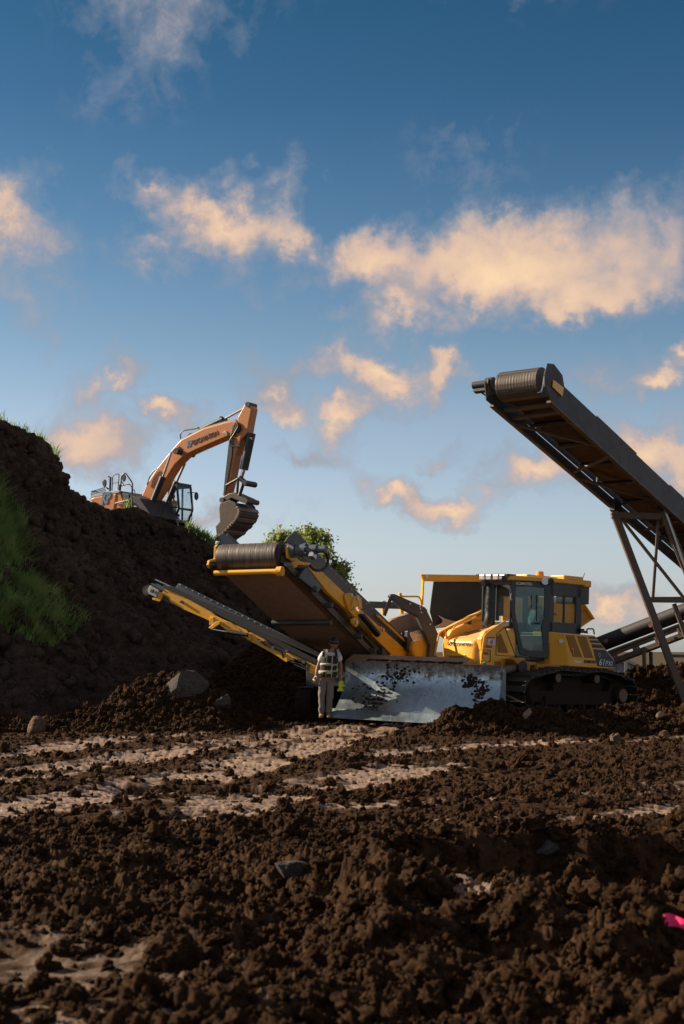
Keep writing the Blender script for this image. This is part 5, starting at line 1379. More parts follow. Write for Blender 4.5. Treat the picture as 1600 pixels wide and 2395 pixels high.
def drum_material():
    m = bpy.data.materials.new('ribbed drum rubber'); m.use_nodes = True
    t = NT(m.node_tree); b = t.n['Principled BSDF']; v = t.new('ShaderNodeTexCoord').outputs['Object']
    mp = t.new('ShaderNodeMapping'); mp.inputs['Rotation'].default_value = (0, 0, R(26.6)); mp.inputs['Scale'].default_value = (1, .02, .02); t.link(v, mp.inputs[0])
    st = t.noise(mp.outputs[0], 45, 4, .7)
    c = t.mix(t.ramp(st, [(.40, 0), (.66, 1)]), (.035, .030, .028), (.13, .10, .082)); t.link(c, b.inputs['Base Color']); b.inputs['Roughness'].default_value = .5
    bp = t.new('ShaderNodeBump'); bp.inputs['Strength'].default_value = .4; bp.inputs['Distance'].default_value = .02; t.link(st, bp.inputs['Height']); t.link(bp.outputs[0], b.inputs['Normal'])
    return m
M_DRUM = drum_material()
plant()
# ================================================================== tall stacker conveyor on its trestle, right
def stacker():
    hd = U(1222, 900, 29.0)
    hz = Vector((.588, .809, 0)).normalized(); sl_ = R(16.4)
    W = Frame(hd, (hz.x * math.cos(sl_), hz.y * math.cos(sl_), -math.sin(sl_)), (0, 0, 1))     # +X down the belt, -Y towards us / right
    T = thing('stacker_conveyor', W, 'tall dark stacker conveyor on a steel trestle at the right', 'conveyor')
    hw = .65; LEN = 11.5
    # near and far side girders
    fn = -hw - .06
    def P(pts, v): return on(W, pts, 1, v)
    def sl(pts, v, th, nm, mat, par=T, bev=.008):
        m = MB(); m.prism(P(pts, v), (0, th, 0)); return m.build(nm, mat, par, bevel=bev)
    g = MB(); g.prism([(-.30, fn, .26), (-.36, fn, -.02), (-.28, fn, -.26), (.0, fn, -.44), (LEN, fn, -.44), (LEN, fn, -.06), (.6, fn, -.06), (.35, fn, .30), (-.05, fn, .36)], (0, .03, 0)); near = g.build('side_girder', M_STACK, T, bevel=.008)
    g = MB(); g.prism([(-.36, -fn, -.0), (-.20, -fn, -.36), (LEN, -fn, -.36), (LEN, -fn, -.15), (.3, -fn, -.15), (-.30, -fn, .0)], (0, -.03, 0)); far = g.build('side_girder', M_STACK, T, bevel=.008)
    for x0_, x1_ in ((-.25, 1.9), (1.95, 5.0), (5.06, 8.6), (8.66, LEN)):
        g = MB(); g.prism([(x0_, -fn, -.118 if x0_ > 0 else -.2), (x1_, -fn, -.118), (x1_, -fn, .12), (x0_, -fn, .12)], (0, -.03, 0)); g.build('side_plate', M_STACK, far, bevel=.005)
    for s_ in (-1, 1):
        m = MB(); m.box((LEN / 2, s_ * (hw + .02), -.46 if s_ < 0 else -.40), (LEN, .10, .05)); m.build('girder_flange', M_GIRDER, near if s_ < 0 else far, bevel=.004)
    # rubber cover sheets along the upper near side, in overlapping lengths
    x = .55; k = 0
    while x < LEN - .2:
        L = 2.05; m = MB(); r = .15 + .012 * (k % 2)
        m.loft([[Vector((xx, -.38 + r * 1.2 * math.cos(a), .16 + .02 * (k % 2) + r * 1.5 * math.sin(a))) for a in (R(-100 + 200 * q / 10) for q in range(11))] for xx in (x, x + L + .08)], cap=True)
        m.build('cover_sheet', M_STACK, T, smooth=True); x += L; k += 1
    # belt
    m = MB(); R_ = .30; n = 16
    loop = [Vector((R_ * math.cos(a), 0, R_ * math.sin(a))) for a in (R(90 + 180 * q / n) for q in range(n + 1))] + [Vector((.6, 0, -.16)), Vector((LEN, 0, -.16)), Vector((LEN, 0, .13)), Vector((.8, 0, .14))]
    m.loft([[p + Vector((0, y, 0)) for p in loop] for y in (-.47, 0, .47)], cap=False); m.build('belt', M_BELTR, T, smooth=True)
    m = MB(); rings = []
    for k in range(50):
        y = -.475 + .95 * k / 49; rr = .312 + .002 * math.sin(k * 1.9) + .001 * math.sin(k * 4.7); rings.append([Vector((rr * math.cos(2*math.pi*q/28), y, rr * math.sin(2*math.pi*q/28))) for q in range(28)])
    m.loft(rings); m.build('head_drum', M_DRUM, T, smooth=True)
    # cross beams and diagonal braces below
    zc = -.36
    for x in (.42, .80): m = MB(); m.bar((x, -hw, zc + .05), (x + .06, hw, zc + .05), .10, .07); m.build('cross_beam', M_GIRDER, T, bevel=.006)
    for (xa, ya, xb, yb) in ((1.05, hw, 2.55, -hw), (3.75, hw, 3.05, -hw), (4.1, hw, 6.0, -hw), (7.6, hw, 7.1, -hw), (7.8, hw, 9.6, -hw), (10.6, hw, 10.1, -hw)):
        m = MB(); m.bar((xa, ya, zc - .02), (xb, yb, zc - .02), .075, .05); m.build('diagonal_brace', M_GIRDER, T, bevel=.005)
    for k in range(9):
        x = 1.5 + 1.15 * k; m = MB(); m.cyl((x, -.5, -.21), (x, .5, -.21), .05, 12); m.build('return_roller', M_TRACK, T, smooth=True)
    # yellow plate, guard wire and motor at the head
    sl(c4((648, 205), (722, 262), (712, 325), (642, 258)), fn - .03, .02, 'yellow_plate', M_YEL)
    m = MB(); m.tube(P(c4((575, 182), (582, 180), (575, 240), (560, 292), (535, 296)), fn - .05), .012, 6); m.build('guard_wire', M_SILVER, T, smooth=True)
    m = MB(); p = W.hit(*c4((185, 235))[0], 1, .80); m.cyl((p.x, hw, p.z), (p.x, hw + .5, p.z), .085, 16); m.cyl((p.x, hw, p.z - .02), (p.x, hw + .16, p.z - .02), .15, 18); m.box((p.x, hw + .3, p.z - .14), (.12, .3, .06)); m.build('drive_motor', M_DARK, T, smooth=True)
    sl(c4((185, 250), (225, 235), (245, 300), (178, 330)), hw + .02, .02, 'motor_bracket', M_GIRDER)
    m = MB(); m.tube(P(c4((125, 230), (100, 225), (100, 255), (130, 290), (175, 320)), hw + .45), .018, 6); m.build('power_cable', M_BLACK, T, smooth=True)
    # ---- trestle
    D0 = 33.6
    Q = lambda px, py, d=0: W.inv @ U(px, py, D0 + d)
    TR = {}
    def beam(a, b, w, nm, mat=M_GIRDER, h=None):
        m = MB(); m.bar(a, b, w, h or w, W.inv.to_3x3() @ Vector((0, 1, 0))); return m.build(nm, mat, T, bevel=.006)
    def to_ground(a, b, z=-.1):
        """prolong the leg a-b (pixels on the trestle plane) to the ground"""
        A, B_ = U(*a, D0), U(*b, D0); t = (z - A.z) / (B_.z - A.z); return W.inv @ (A + (B_ - A) * t)
    l1a, l1b = (1436, 1198), (1592, 1612)
    beam(Q(*l1a), to_ground(l1a, l1b), .165, 'trestle_leg')
    l2a, l2b = (1549, 1196), (1600, 1345)
    beam(Q(*l2a), to_ground(l2a, (1604, 1330)), .16, 'trestle_leg')
    beam(Q(1430, 1205), Q(1545, 1208), .15, 'trestle_beam'); 
    beam(Q(1553, 1189, -.1), Q(1612, 1355, -.1), .05, 'leg_plate', M_STEEL, .09)
    beam(Q(1452, 1212, .1), Q(1640, 1450, .1), .07, 'trestle_brace'); beam(Q(1540, 1215, .12), Q(1527, 1398, .12), .065, 'trestle_brace')
    beam(Q(1516, 1404), Q(1680, 1406), .10, 'trestle_beam'); beam(Q(1516, 1399, .4), Q(1680, 1398, .4), .06, 'trestle_beam', M_GIRDER)
    beam(Q(1576, 1412, .2), Q(1660, 1640, .2), .10, 'trestle_brace'); beam(Q(1572, 1534), Q(1690, 1536), .07, 'trestle_beam')
    # brackets under the girder, carrying it on the trestle
    m = MB(); m.box((W.inv @ U(1440, 1186, D0 + .25)), (.35, .14, .30)); m.build('bearing_block', M_STACK, T, bevel=.01)
    m = MB(); m.box((W.inv @ U(1544, 1176, D0 - .15)), (.35, .12, .30)); m.build('bearing_block', M_STACK, T, bevel=.01)
    m = MB(); m.tube([Q(1562, 1546), Q(1558, 1552), Q(1564, 1560), Q(1568, 1552)], .008, 5); m.build('shackle', M_SILVER, T)
    return W
M_BELTR = paint('rust brown belt', (.13, .083, .058), .85, dirt=.5, dirtc=(.075, .052, .038), scale=4, spec=.2, bump=.5)
stacker()

# ================================================================== low feed conveyor at the right behind the mound
def low_conveyor():
    a, b = U(1405, 1510, 38.5), U(1720, 1388, 36.5)
    F = Frame(a, b - a, (0, 0, 1)); T = thing('feed_conveyor', F, 'low dark feed conveyor rising to the right behind the trestle legs', 'conveyor'); L = (b - a).length
    m = MB(); m.cyl((-.2, -.15, .02), (L, -.15, .02), .21, 20); m.build('belt_cover', M_RUBBER, T, smooth=True)
    m = MB(); m.box((L / 2, .0, -.26), (L + .2, .5, .06)); m.build('frame_rail', paint('khaki rail', (.16, .145, .09), .6, dirt=.3), T, bevel=.008)
    m = MB(); m.box((L / 2, -.2, -.36), (L, .08, .08)); m.build('frame_rail', M_GIRDER, T, bevel=.006)
    m = MB(); m.box((L / 2, -.1, -.54), (L + .4, .4, .13)); m.build('lower_beam', M_GIRDER, T, bevel=.008)
    for k in range(6): 
        m = MB(); m.box((.3 + k * L / 6, -.1, -.44), (.06, .4, .2)); m.build('stay', M_GIRDER, T)
    for q in (1418, 1522):
        p = F.hit(q, 1499 if q < 1450 else 1463, 1, -.46); m = MB(); m.cyl(p, p - Vector((0, .03, 0)), .055, 12); m.build('end_cap', paint('pinkish cap', (.22, .09, .09), .6), T, smooth=True)
    for x in (1.2, L - .4):
        for s_ in (.2, -.3):
            q = F.m @ Vector((x, s_, -.6)); p = F.inv @ Vector((q.x, q.y, -.1)); m = MB(); m.bar((x, s_, -.6), p, .08, .08); m.build('leg', M_GIRDER, T)
low_conveyor()

# ================================================================== shipping container beyond
def container():
    # long side runs away to the right
    a = U(1462, 1542, 52); L, Wd, H = 6.06, 2.44, 2.45; a.z -= H
    d = Vector((2.16, 5.6, -.5)).normalized()
    F = Frame(a, d, (0, 0, 1))
    T = thing('shipping_container', F, 'grey corrugated shipping container standing behind the right soil mound', 'shipping container')
    def corr(p0, ax_, n, depth_dir, length):
        m = MB(); pts = []; per = length / n
        for k in range(n):
            x = k * per
            for (u, dd) in ((0, 0), (.28, 0), (.45, 1), (.78, 1), (.95, 0)): pts.append((x + u * per, dd * .04))
        pts.append((length, 0)); rings = [[Vector(p0) + Vector(ax_) * u + Vector(depth_dir) * w_ + Vector((0, 0, z)) for (u, w_) in pts] for z in (.12, H - .10)]
        m.loft(rings, cap=False, closed=False); return m
    corr((0, 0, 0), (1, 0, 0), 20, (0, 1, 0), L).build('side_wall', M_CONT, T); corr((0, Wd, 0), (0, -1, 0), 8, (1, 0, 0), Wd).build('end_wall', M_CONT, T)
    corr((0, Wd, 0), (1, 0, 0), 20, (0, -1, 0), L).build('side_wall', M_CONT, T)
    m = MB(); m.box((L / 2, Wd / 2, H - .06), (L, Wd - .02, .04)); m.build('roof', M_CONT, T)
    m = MB(); m.box((L / 2, Wd / 2, .06), (L, Wd, .12)); m.build('base_frame', M_CONT, T)
    for (p, q) in (((0, 0, 0), (0, 0, H)), ((L, 0, 0), (L, 0, H)), ((0, Wd, 0), (0, Wd, H)), ((L, Wd, 0), (L, Wd, H)), ((0, 0, H - .05), (L, 0, H - .05)), ((0, Wd, H - .05), (L, Wd, H - .05)), ((0, 0, H - .05), (0, Wd, H - .05)), ((L, 0, H - .05), (L, Wd, H - .05))):
        m = MB(); m.bar(p, q, .12, .12); m.build('frame_bar', M_CONT, T, bevel=.01)
    m = MB(); m.box((-.07, .12, H * .55), (.02, .16, .8)); m.build('number_plate', M_WHITE, T)
container()

# pale car parked beyond the mound, only its roof showing
def car():
    p = U(1544, 1601, 60); F = Frame((p.x, p.y, -.98), (.86, .5, 0), (0, 0, 1))
    T = thing('parked_car', F, 'pale car beyond the right soil mound with only its roof showing', 'car')
    prof = [(-2.1, .25), (-2.15, .75), (-1.9, .95), (-1.2, 1.0), (-.75, 1.42), (.7, 1.45), (1.35, 1.0), (2.0, .88), (2.15, .6), (2.1, .25)]
    m = MB(); m.loft([[Vector((x * (1 if abs(y) < .8 else .985), y * (1 if z < 1.05 else .82), z)) for x, z in prof] for y in (-.86, -.8, 0, .8, .86)]); m.build('body', M_WHITE, T, bevel=.02)
    for s_ in (1, -1):
        m = MB(); m.prism([(-1.05, s_ * .79, 1.03), (-.70, s_ * .73, 1.36), (.64, s_ * .73, 1.38), (1.15, s_ * .79, 1.03)], (0, s_ * .012, 0)); m.build('side_window', M_BLACK, T)
        for x in (-1.35, 1.35): 
            m = MB(); m.cyl((x, s_ * .7, .32), (x, s_ * .88, .32), .32, 20); m.build('wheel', M_RUBBER, T, smooth=True)
    m = MB(); m.prism([(.76, -.66, 1.44), (.76, .66, 1.44), (1.34, .74, 1.06), (1.34, -.74, 1.06)], (.02, 0, .02)); m.build('windscreen', M_BLACK, T)
car()
# ================================================================== excavator on top of the bank
def excavator():
    F = Frame(U(330, 1230, 61.8), (.87, -.50, 0), (0, 0, 1))       # +X ahead (right), -Y its right side, towards us
    T = thing('excavator', F, 'orange excavator on top of the bank with its boom raised and arm hanging down', 'excavator')
    def P(pts, v): return on(F, pts, 1, v)
    def sl(pts, v, th, nm, mat, par=T, bev=.03, **k):
        m = MB(); m.prism(P(c3(*pts), v), (0, th, 0)); return m.build(nm, mat, par, bevel=bev, **k)
    def tb(pts, v, r, nm, mat, par=T, n=8, rd=0):
        q = P(c3(*pts), v); q = rounded(q, rd, 4, False) if rd else q
        m = MB(); m.tube(q, r, n); return m.build(nm, mat, par, smooth=True)
    # crawlers and turntable
    for s_ in (1, -1):
        m = MB(); m.prism(rounded([(-2.2, s_*1.25 - .3, -.75), (1.5, s_*1.25 - .3, -.75), (1.7, s_*1.25 - .3, .08), (-2.4, s_*1.25 - .3, .08)], .4, 6), (0, .6, 0)); cr = m.build('crawler', M_MUD, T, bevel=.02)
        m = MB()
        for k in range(25): m.box((-2.1 + .155 * k, s_ * 1.25, .10), (.16, .6, .04))
        o = m.build('crawler_shoe', M_TRACK, cr); o['kind'] = 'stuff'
    m = MB(); m.cyl((0, 0, -.4), (0, 0, .6), .8, 24); m.build('turntable', M_EXGREY, T, smooth=True)
    # house
    cw = sl(((88, 912), (135, 888), (320, 858), (312, 930), (300, 1005), (255, 1010), (150, 950)), -1.5, 2.9, 'counterweight', M_ORANGE, T, .08)
    sl(((322, 862), (346, 858), (392, 992), (300, 1012), (313, 930)), -1.47, 2.8, 'engine_cover', M_ORANGE, T, .04)
    sl(((95, 905), (135, 880), (325, 842), (345, 846), (330, 862), (130, 896)), -1.5, 2.9, 'deck_edge', M_EXPALE, cw, .01)  # top surface strip, its pale highlight put into the colour
    for k in range(4): sl(((108, 892 - 12 * k), (232 - 4 * k, 858 - 12 * k), (232 - 4 * k, 852 - 12 * k), (112, 885 - 12 * k)), -1.1, .05, 'grille_slat', M_EXGREY, cw, 0)
    sl(((346, 850), (368, 855), (505, 905), (560, 985), (600, 1045), (420, 1008), (392, 985)), -1.45, 2.0, 'tank_deck', M_EXDARK, T, .04)
    sl(((360, 862), (415, 872), (418, 920), (372, 940)), -1.49, .04, 'tool_box', M_EXGREY, T, .02)
    tb(((305, 945), (410, 920)), -1.52, .03, 'pale_rail', M_EXPALE)
    sl(((455, 960), (475, 968), (475, 985), (455, 978)), -1.5, .03, 'plate', M_EXPALE, T, 0)
    sl(((120, 840), (150, 845), (152, 856), (125, 855)), -1.0, .15, 'lamp', M_EXDARK, T, .01)
    # logo on the counterweight
    A = F.hit(*c3((198, 958))[0], 1, -1.502); Bp = F.hit(*c3((278, 938))[0], 1, -1.502)
    lettering(F, 'KP', A, Bp - A, (0, 0, 1), .50, (Bp - A).length, M_EXLOGO, cw, shear=.35, bold=.05, thick=.02)
    # rails and mirrors
    for pts, r in ((((268, 735), (264, 848)), .045), (((280, 845), (285, 722), (338, 706), (328, 838)), .022), (((285, 785), (332, 778)), .018), (((340, 845), (345, 795)), .06), (((348, 838), (356, 722), (386, 700), (445, 785), (440, 975)), .028), (((325, 815), (418, 790), (440, 815), (436, 862)), .022), (((355, 770), (378, 805)), .02),
                   (((440, 838), (462, 838), (462, 885)), .02), (((205, 775), (208, 800), (248, 825)), .02), (((250, 730), (272, 742)), .03), (((240, 828), (262, 832)), .03), (((470, 895), (512, 900)), .03)):
        tb(pts, -1.3, r, 'hand_rail', M_EXDARK, rd=.12 if len(pts) > 2 else 0)
    for c, ex in (((221, 785), .11), ((375, 742), .11)):
        p = F.hit(*c3(c)[0], 1, -1.35); m = MB(); m.loft([[p + Vector((.10 * math.cos(a) * s, y, .17 * math.sin(a) * s)) for a in (R(22.5 * k) for k in range(16))] for y, s in ((-.04, .8), (0, 1), (.05, .8))]); m.build('mirror', M_EXDARK, T, smooth=True)
    # boom
    bm_ = sl(((508, 905), (560, 785), (640, 665), (755, 520), (828, 440), (1000, 352), (1180, 300), (1262, 285), (1292, 300), (1285, 360), (1232, 396), (1110, 447), (955, 514), (855, 562), (780, 636), (728, 715), (670, 825), (600, 935), (560, 975), (515, 965)), -.30, .60, 'boom', M_ORANGE, T, .035)
    sl(((835, 432), (1000, 343), (1180, 290), (1262, 276), (1262, 287), (1180, 302), (1000, 356), (838, 444)), -.24, .48, 'boom_top_plate', M_EXPALE, bm_, 0)
    for pts in (((1155, 380), (1190, 365), (1200, 400)), ((780, 505), (815, 490), (830, 530), (800, 545))): sl(pts, -.34, .05, 'boss', M_EXPALE if len(pts) == 3 else M_EXDARK, bm_, .01)
    A = F.hit(*c3((878, 502))[0], 1, -.302); Bq = F.hit(*c3((932, 480))[0], 1, -.302); C = F.hit(*c3((1128, 400))[0], 1, -.302)
    lettering(F, 'KP', A, Bq - A, (0, 0, 1), .26, (Bq - A).length * .9, M_EXLOGO, bm_, shear=.35, bold=.05, thick=.015)
    lettering(F, 'EXCAVATION', Bq, C - Bq, (0, 0, 1), .20, (C - Bq).length, M_LETK, bm_, bold=.01, thick=.015)
    # arm
    am = sl(((1336, 160), (1352, 146), (1372, 150), (1392, 185), (1368, 310), (1356, 385), (1306, 440), (1262, 560), (1228, 740), (1192, 882), (1164, 884), (1180, 750), (1216, 545), (1228, 430), (1270, 420), (1284, 258)), -.24, .5, 'arm', M_ORANGE, T, .03)
    m = MB(); p = F.hit(*c3((1358, 156))[0], 1, -.3); m.cyl(p, p + Vector((0, .6, 0)), .11, 16); m.build('pivot_pin', M_EXDARK, am, smooth=True)
    m = MB(); p = F.hit(*c3((1268, 345))[0], 1, -.36); m.cyl(p, p + Vector((0, .72, 0)), .20, 16); m.build('pivot_pin', M_EXDARK, am, smooth=True)
    sl(((1215, 425), (1240, 420), (1235, 560), (1180, 880), (1166, 882), (1180, 740)), -.30, .06, 'arm_edge', M_EXDARK, am, 0)
    # cylinders
    ac = tb(((985, 362), (1168, 276)), -.05, .13, 'arm_cylinder', M_EXDARK, n=14); tb(((1165, 280), (1345, 182)), -.05, .05, 'cylinder_rod', M_EXROD, ac, 10); tb(((1145, 266), (1190, 290)), -.05, .10, 'cylinder_cap', M_EXDARK, ac, 10)
    bc = tb(((1392, 385), (1330, 678)), -.02, .19, 'bucket_cylinder', M_EXDARK, n=14); tb(((1335, 660), (1308, 750)), -.02, .085, 'cylinder_rod', M_CHROME, bc, 12)
    n1 = tb(((585, 985), (686, 732)), -.58, .13, 'boom_cylinder', M_EXDARK, n=14); tb(((684, 740), (755, 535)), -.58, .055, 'cylinder_rod', M_CHROME, n1, 10)
    n2 = tb(((690, 1020), (795, 772)), .58, .13, 'boom_cylinder', M_EXDARK, n=14); tb(((792, 780), (862, 625)), .58, .055, 'cylinder_rod', M_EXROD, n2, 10)
    m = MB(); p = F.hit(*c3((785, 528))[0], 1, -.66); m.cyl(p, p + Vector((0, 1.3, 0)), .13, 14); m.build('pivot_pin', M_EXDARK, T, smooth=True)
    # hoses
    for pts, v, r in ((((826, 432), (826, 385), (850, 365), (930, 352), (975, 345), (988, 358)), -.15, .028), (((945, 352), (960, 340), (985, 345), (995, 365)), -.1, .03), (((560, 800), (580, 730), (610, 690), (635, 672)), -.36, .03), (((1275, 285), (1290, 330), (1250, 395), (1220, 440), (1218, 480), (1240, 490), (1300, 492)), -.38, .03),
                      (((1262, 300), (1240, 360), (1225, 420), (1232, 470)), -.34, .025), (((880, 400), (900, 388), (925, 392)), -.2, .03), (((1385, 430), (1402, 425), (1400, 440)), -.3, .05), (((655, 985), (650, 1030), (675, 1040), (690, 985)), -.7, .025)):
        tb(pts, v, r, 'hydraulic_hose', M_EXDARK, rd=.1)
    # linkage, coupler
    for pts, v, r in ((((1190, 802), (1285, 748)), -.36, .05), (((1298, 742), (1345, 782)), -.3, .11), (((1325, 790), (1296, 882)), -.36, .08), (((1285, 760), (1276, 880)), -.34, .06)): tb(pts, v, r, 'link', M_EXDARK)
    m = MB(); p = F.hit(*c3((1332, 782))[0], 1, -.42); m.cyl(p, p + Vector((0, .84, 0)), .12, 14); m.build('pivot_pin', M_EXDARK, T, smooth=True)
    sl(((1138, 902), (1215, 862), (1250, 858), (1350, 902), (1358, 935), (1330, 945), (1235, 905), (1180, 938), (1145, 930)), -.42, .78, 'quick_coupler', M_BUCK, T, .05)
    for q in ((1152, 918), (1340, 925)):
        m = MB(); p = F.hit(*c3(q)[0], 1, -.5); m.cyl(p, p + Vector((0, .94, 0)), .11, 14); m.build('pivot_pin', M_BUCK, T, smooth=True)
    # bucket: side plate towards us, shell swept across its width
    yb = -.72; Wb = 1.45
    side = P(c3((1142, 945), (1215, 918), (1262, 938), (1290, 1005), (1284, 1060), (1232, 1122), (1162, 1188), (1082, 1243), (1112, 1190), (1106, 1130), (1140, 1088), (1134, 985)), yb)
    m = MB(); m.prism(side, (0, .06, 0)); bk = m.build('bucket', M_BUCK, T, bevel=.015)
    m = MB(); m.prism([p + Vector((0, Wb - .05, 0)) for p in side], (0, .05, 0)); m.build('side_plate', M_BUCK, bk, bevel=.015)
    sh = P(c3((1150, 940), (1215, 916), (1264, 935), (1294, 1003), (1290, 1062), (1238, 1126), (1168, 1192), (1090, 1243)), yb); sh = bez(sh[0], sh[1], sh[2], sh[3], 8)[:-1] + bez(sh[3], sh[4], sh[5], sh[7], 10)
    m = MB(); 
    cen = F.hit(*c3((1180, 1040))[0], 1, yb)
    m.loft([[p + Vector((0, y, 0)) for p in sh] + [p.lerp(cen, .10) + Vector((0, y, 0)) for p in reversed(sh)] for y in (.02, Wb - .02)]); m.build('shell', M_BUCK, bk, bevel=.01)
    L = len(sh)
    for k in range(7, L - 1, 2):
        a, b = sh[k], sh[k + 1]; d = (b - a).normalized(); n_ = (a.lerp(b, .5) - cen).normalized(); m = MB(); m.box(a.lerp(b, .5) + n_ * .02 + Vector((0, Wb / 2, 0)), (.17, Wb * .98, .07), d, n_); m.build('wear_strip', M_BUCKL if k % 4 == 3 else M_BUCK, bk, bevel=.012)
    for k in range(14):
        t = 7 + k * .75
        if t >= L - 1: break
        a = sh[int(t)].lerp(sh[int(t) + 1], t - int(t)); m = MB(); m.box(a + Vector((0, .0, 0)), (.10, .10, .07), (a - cen)); m.build('wear_block', M_BUCKL, bk, bevel=.01)
    for y in (.05, .42, .79, 1.16, 1.40):
        a = sh[-1] + Vector((0, y, 0)); d = (sh[-1] - sh[-3]).normalized(); m = MB(); m.prism([a + Vector((0, -.05, 0)) - d * .1 + Vector((0, 0, .04)), a + d * .22, a + Vector((0, -.05, 0)) - d * .1 - Vector((0, 0, .05))], (0, .10, 0)); m.build('tooth', M_BUCKL, bk, bevel=.008)
    # cab on the far (left) side
    y0, y1 = .50, 1.50
    q = P(c3((655, 812), (798, 796), (806, 870), (812, 1000), (775, 1088), (630, 1072)), y0)
    zt = q[1].z; xb, xf = q[0].x - .1, q[1].x; zb = q[4].z
    m = MB()
    def po(x, y, z0, z1, w=.09): m.bar((x, y, z0), (x, y, z1), w, w, (1, 0, 0))
    xm = (xb + xf) / 2 + .1
    for y in (y0, y1):
        po(xb, y, zb, zt); po(xm, y, zb, zt, .07); m.bar((xf, y, zt), (xf + .12, y, zb + .55), .08, .08); m.bar((xf + .12, y, zb + .55), (xf - .15, y, zb), .08, .08)
        m.bar((xb, y, zb + .05), (xf - .15, y, zb + .05), .08, .14); m.bar((xb, y, zt - .03), (xf, y, zt - .03), .08, .08); m.bar((xm, y, zb + .62), (xf + .1, y, zb + .6), .05, .06)
    for x, z in ((xf, zt - .02), (xf + .12, zb + .55), (xf - .15, zb + .05), (xb, zt - .02), (xb, zb + .4)): m.bar((x, y0, z), (x, y1, z), .08, .09)
    m.box(((xb + xf) / 2, (y0 + y1) / 2, zb + .0), (xf - xb - .1, 1.0, .08)); m.box((xb + .03, (y0 + y1) / 2, zb + .35), (.06, 1.0, .7))
    cb = m.build('cab_frame', M_EXDARK, T, bevel=.012)
    m = MB(); m.box(((xb + xf) / 2, (y0 + y1) / 2, zt + .05), (xf - xb + .1, 1.06, .10)); m.build('cab_roof', M_EXDARK, cb, bevel=.03)
    m = MB(); m.prism([(xf + .01, y0 + .04, zt - .05), (xf + .01, y1 - .04, zt - .05), (xf + .12, y1 - .04, zb + .6), (xf + .12, y0 + .04, zb + .6)], (.008, 0, 0)); m.build('windscreen', M_GLASSC, cb)
    m = MB(); m.prism([(xf + .12, y0 + .04, zb + .5), (xf + .12, y1 - .04, zb + .5), (xf - .12, y1 - .04, zb + .1), (xf - .12, y0 + .04, zb + .1)], (.008, 0, 0)); m.build('lower_pane', M_GLASSC, cb)
    for y in (y0, y1): m = MB(); m.prism([(xb + .05, y, zb + .15), (xf - .1, y, zb + .15), (xf + .08, y, zb + .55), (xf - .02, y, zt - .06), (xb + .05, y, zt - .06)], (0, .008, 0)); m.build('side_pane', M_GLASSC, cb)
    m = MB(); m.box((xb + .45, 1.0, zb + .32), (.5, .5, .12)); m.box((xb + .22, 1.0, zb + .68), (.1, .5, .6)); m.build('seat', M_BLACK, cb, bevel=.03)
    sl(((610, 1058), (755, 1060), (758, 1072), (640, 1068)), .2, .6, 'step', M_EXPALE, T, 0)
    # mirror arm ahead of the cab
    tb(((878, 862), (930, 858), (958, 872)), 1.5, .018, 'mirror_arm', M_EXDARK, cb, rd=.05); tb(((918, 868), (922, 1000), (914, 1075), (898, 1082)), 1.5, .018, 'guard_bar', M_EXDARK, cb, rd=.05)
    p = F.hit(*c3((952, 888))[0], 1, 1.5); m = MB(); m.loft([[p + Vector((y, .13 * math.cos(a) * s, .19 * math.sin(a) * s)) for a in (R(22.5 * k) for k in range(16))] for y, s in ((-.04, .8), (0, 1), (.05, .8))]); m.build('mirror', M_EXDARK, cb, smooth=True)
    return F, (xb, xf, y0, y1, zb, zt)
M_EXDARK = paint('excavator dark parts', (.028, .030, .034), .45, dirt=.25, dirtc=(.10, .08, .065))
M_EXPALE = paint('pale edge paint', (.48, .44, .40), .45, dirt=.2)
M_EXROD = paint('dusty cylinder rod', (.30, .25, .20), .5, metal=.3, dirt=.2)
M_EXLOGO = paint('blue grey logo', (.16, .24, .32), .4, dirt=.1)
M_BUCK = paint('worn bucket steel', (.10, .078, .062), .55, metal=.2, dirt=.5, dirtc=(.05, .034, .024))
M_BUCKL = paint('rubbed bucket steel', (.24, .19, .155), .45, metal=.3, dirt=.4, dirtc=(.07, .05, .035))
EX, EXC = excavator()
# ================================================================== people
def skin_mesh(V, E, Rr, sub=2):
    """grow a smooth surface over a skeleton; returns verts, faces"""
    me = bpy.data.meshes.new('sk'); me.from_pydata([tuple(v) for v in V], E, []); me.update()
    ob = bpy.data.objects.new('sk', me); col.objects.link(ob)
    ob.modifiers.new('s', 'SKIN'); s2 = ob.modifiers.new('u', 'SUBSURF'); s2.levels = sub; s2.render_levels = sub
    for i, sv in enumerate(me.skin_vertices[0].data):
        r = Rr[i]; sv.radius = (r, r) if not hasattr(r, '__len__') else r
        sv.use_root = (i == 0)
    dg = bpy.context.evaluated_depsgraph_get(); m2 = bpy.data.meshes.new_from_object(ob.evaluated_get(dg))
    vs = [v.co.copy() for v in m2.vertices]; fs = [tuple(p.vertices) for p in m2.polygons]
    bpy.data.objects.remove(ob); bpy.data.meshes.remove(me); bpy.data.meshes.remove(m2)
    return vs, fs
def chain(pts, rad):
    return [Vector(p) for p in pts], [(i, i + 1) for i in range(len(pts) - 1)], rad
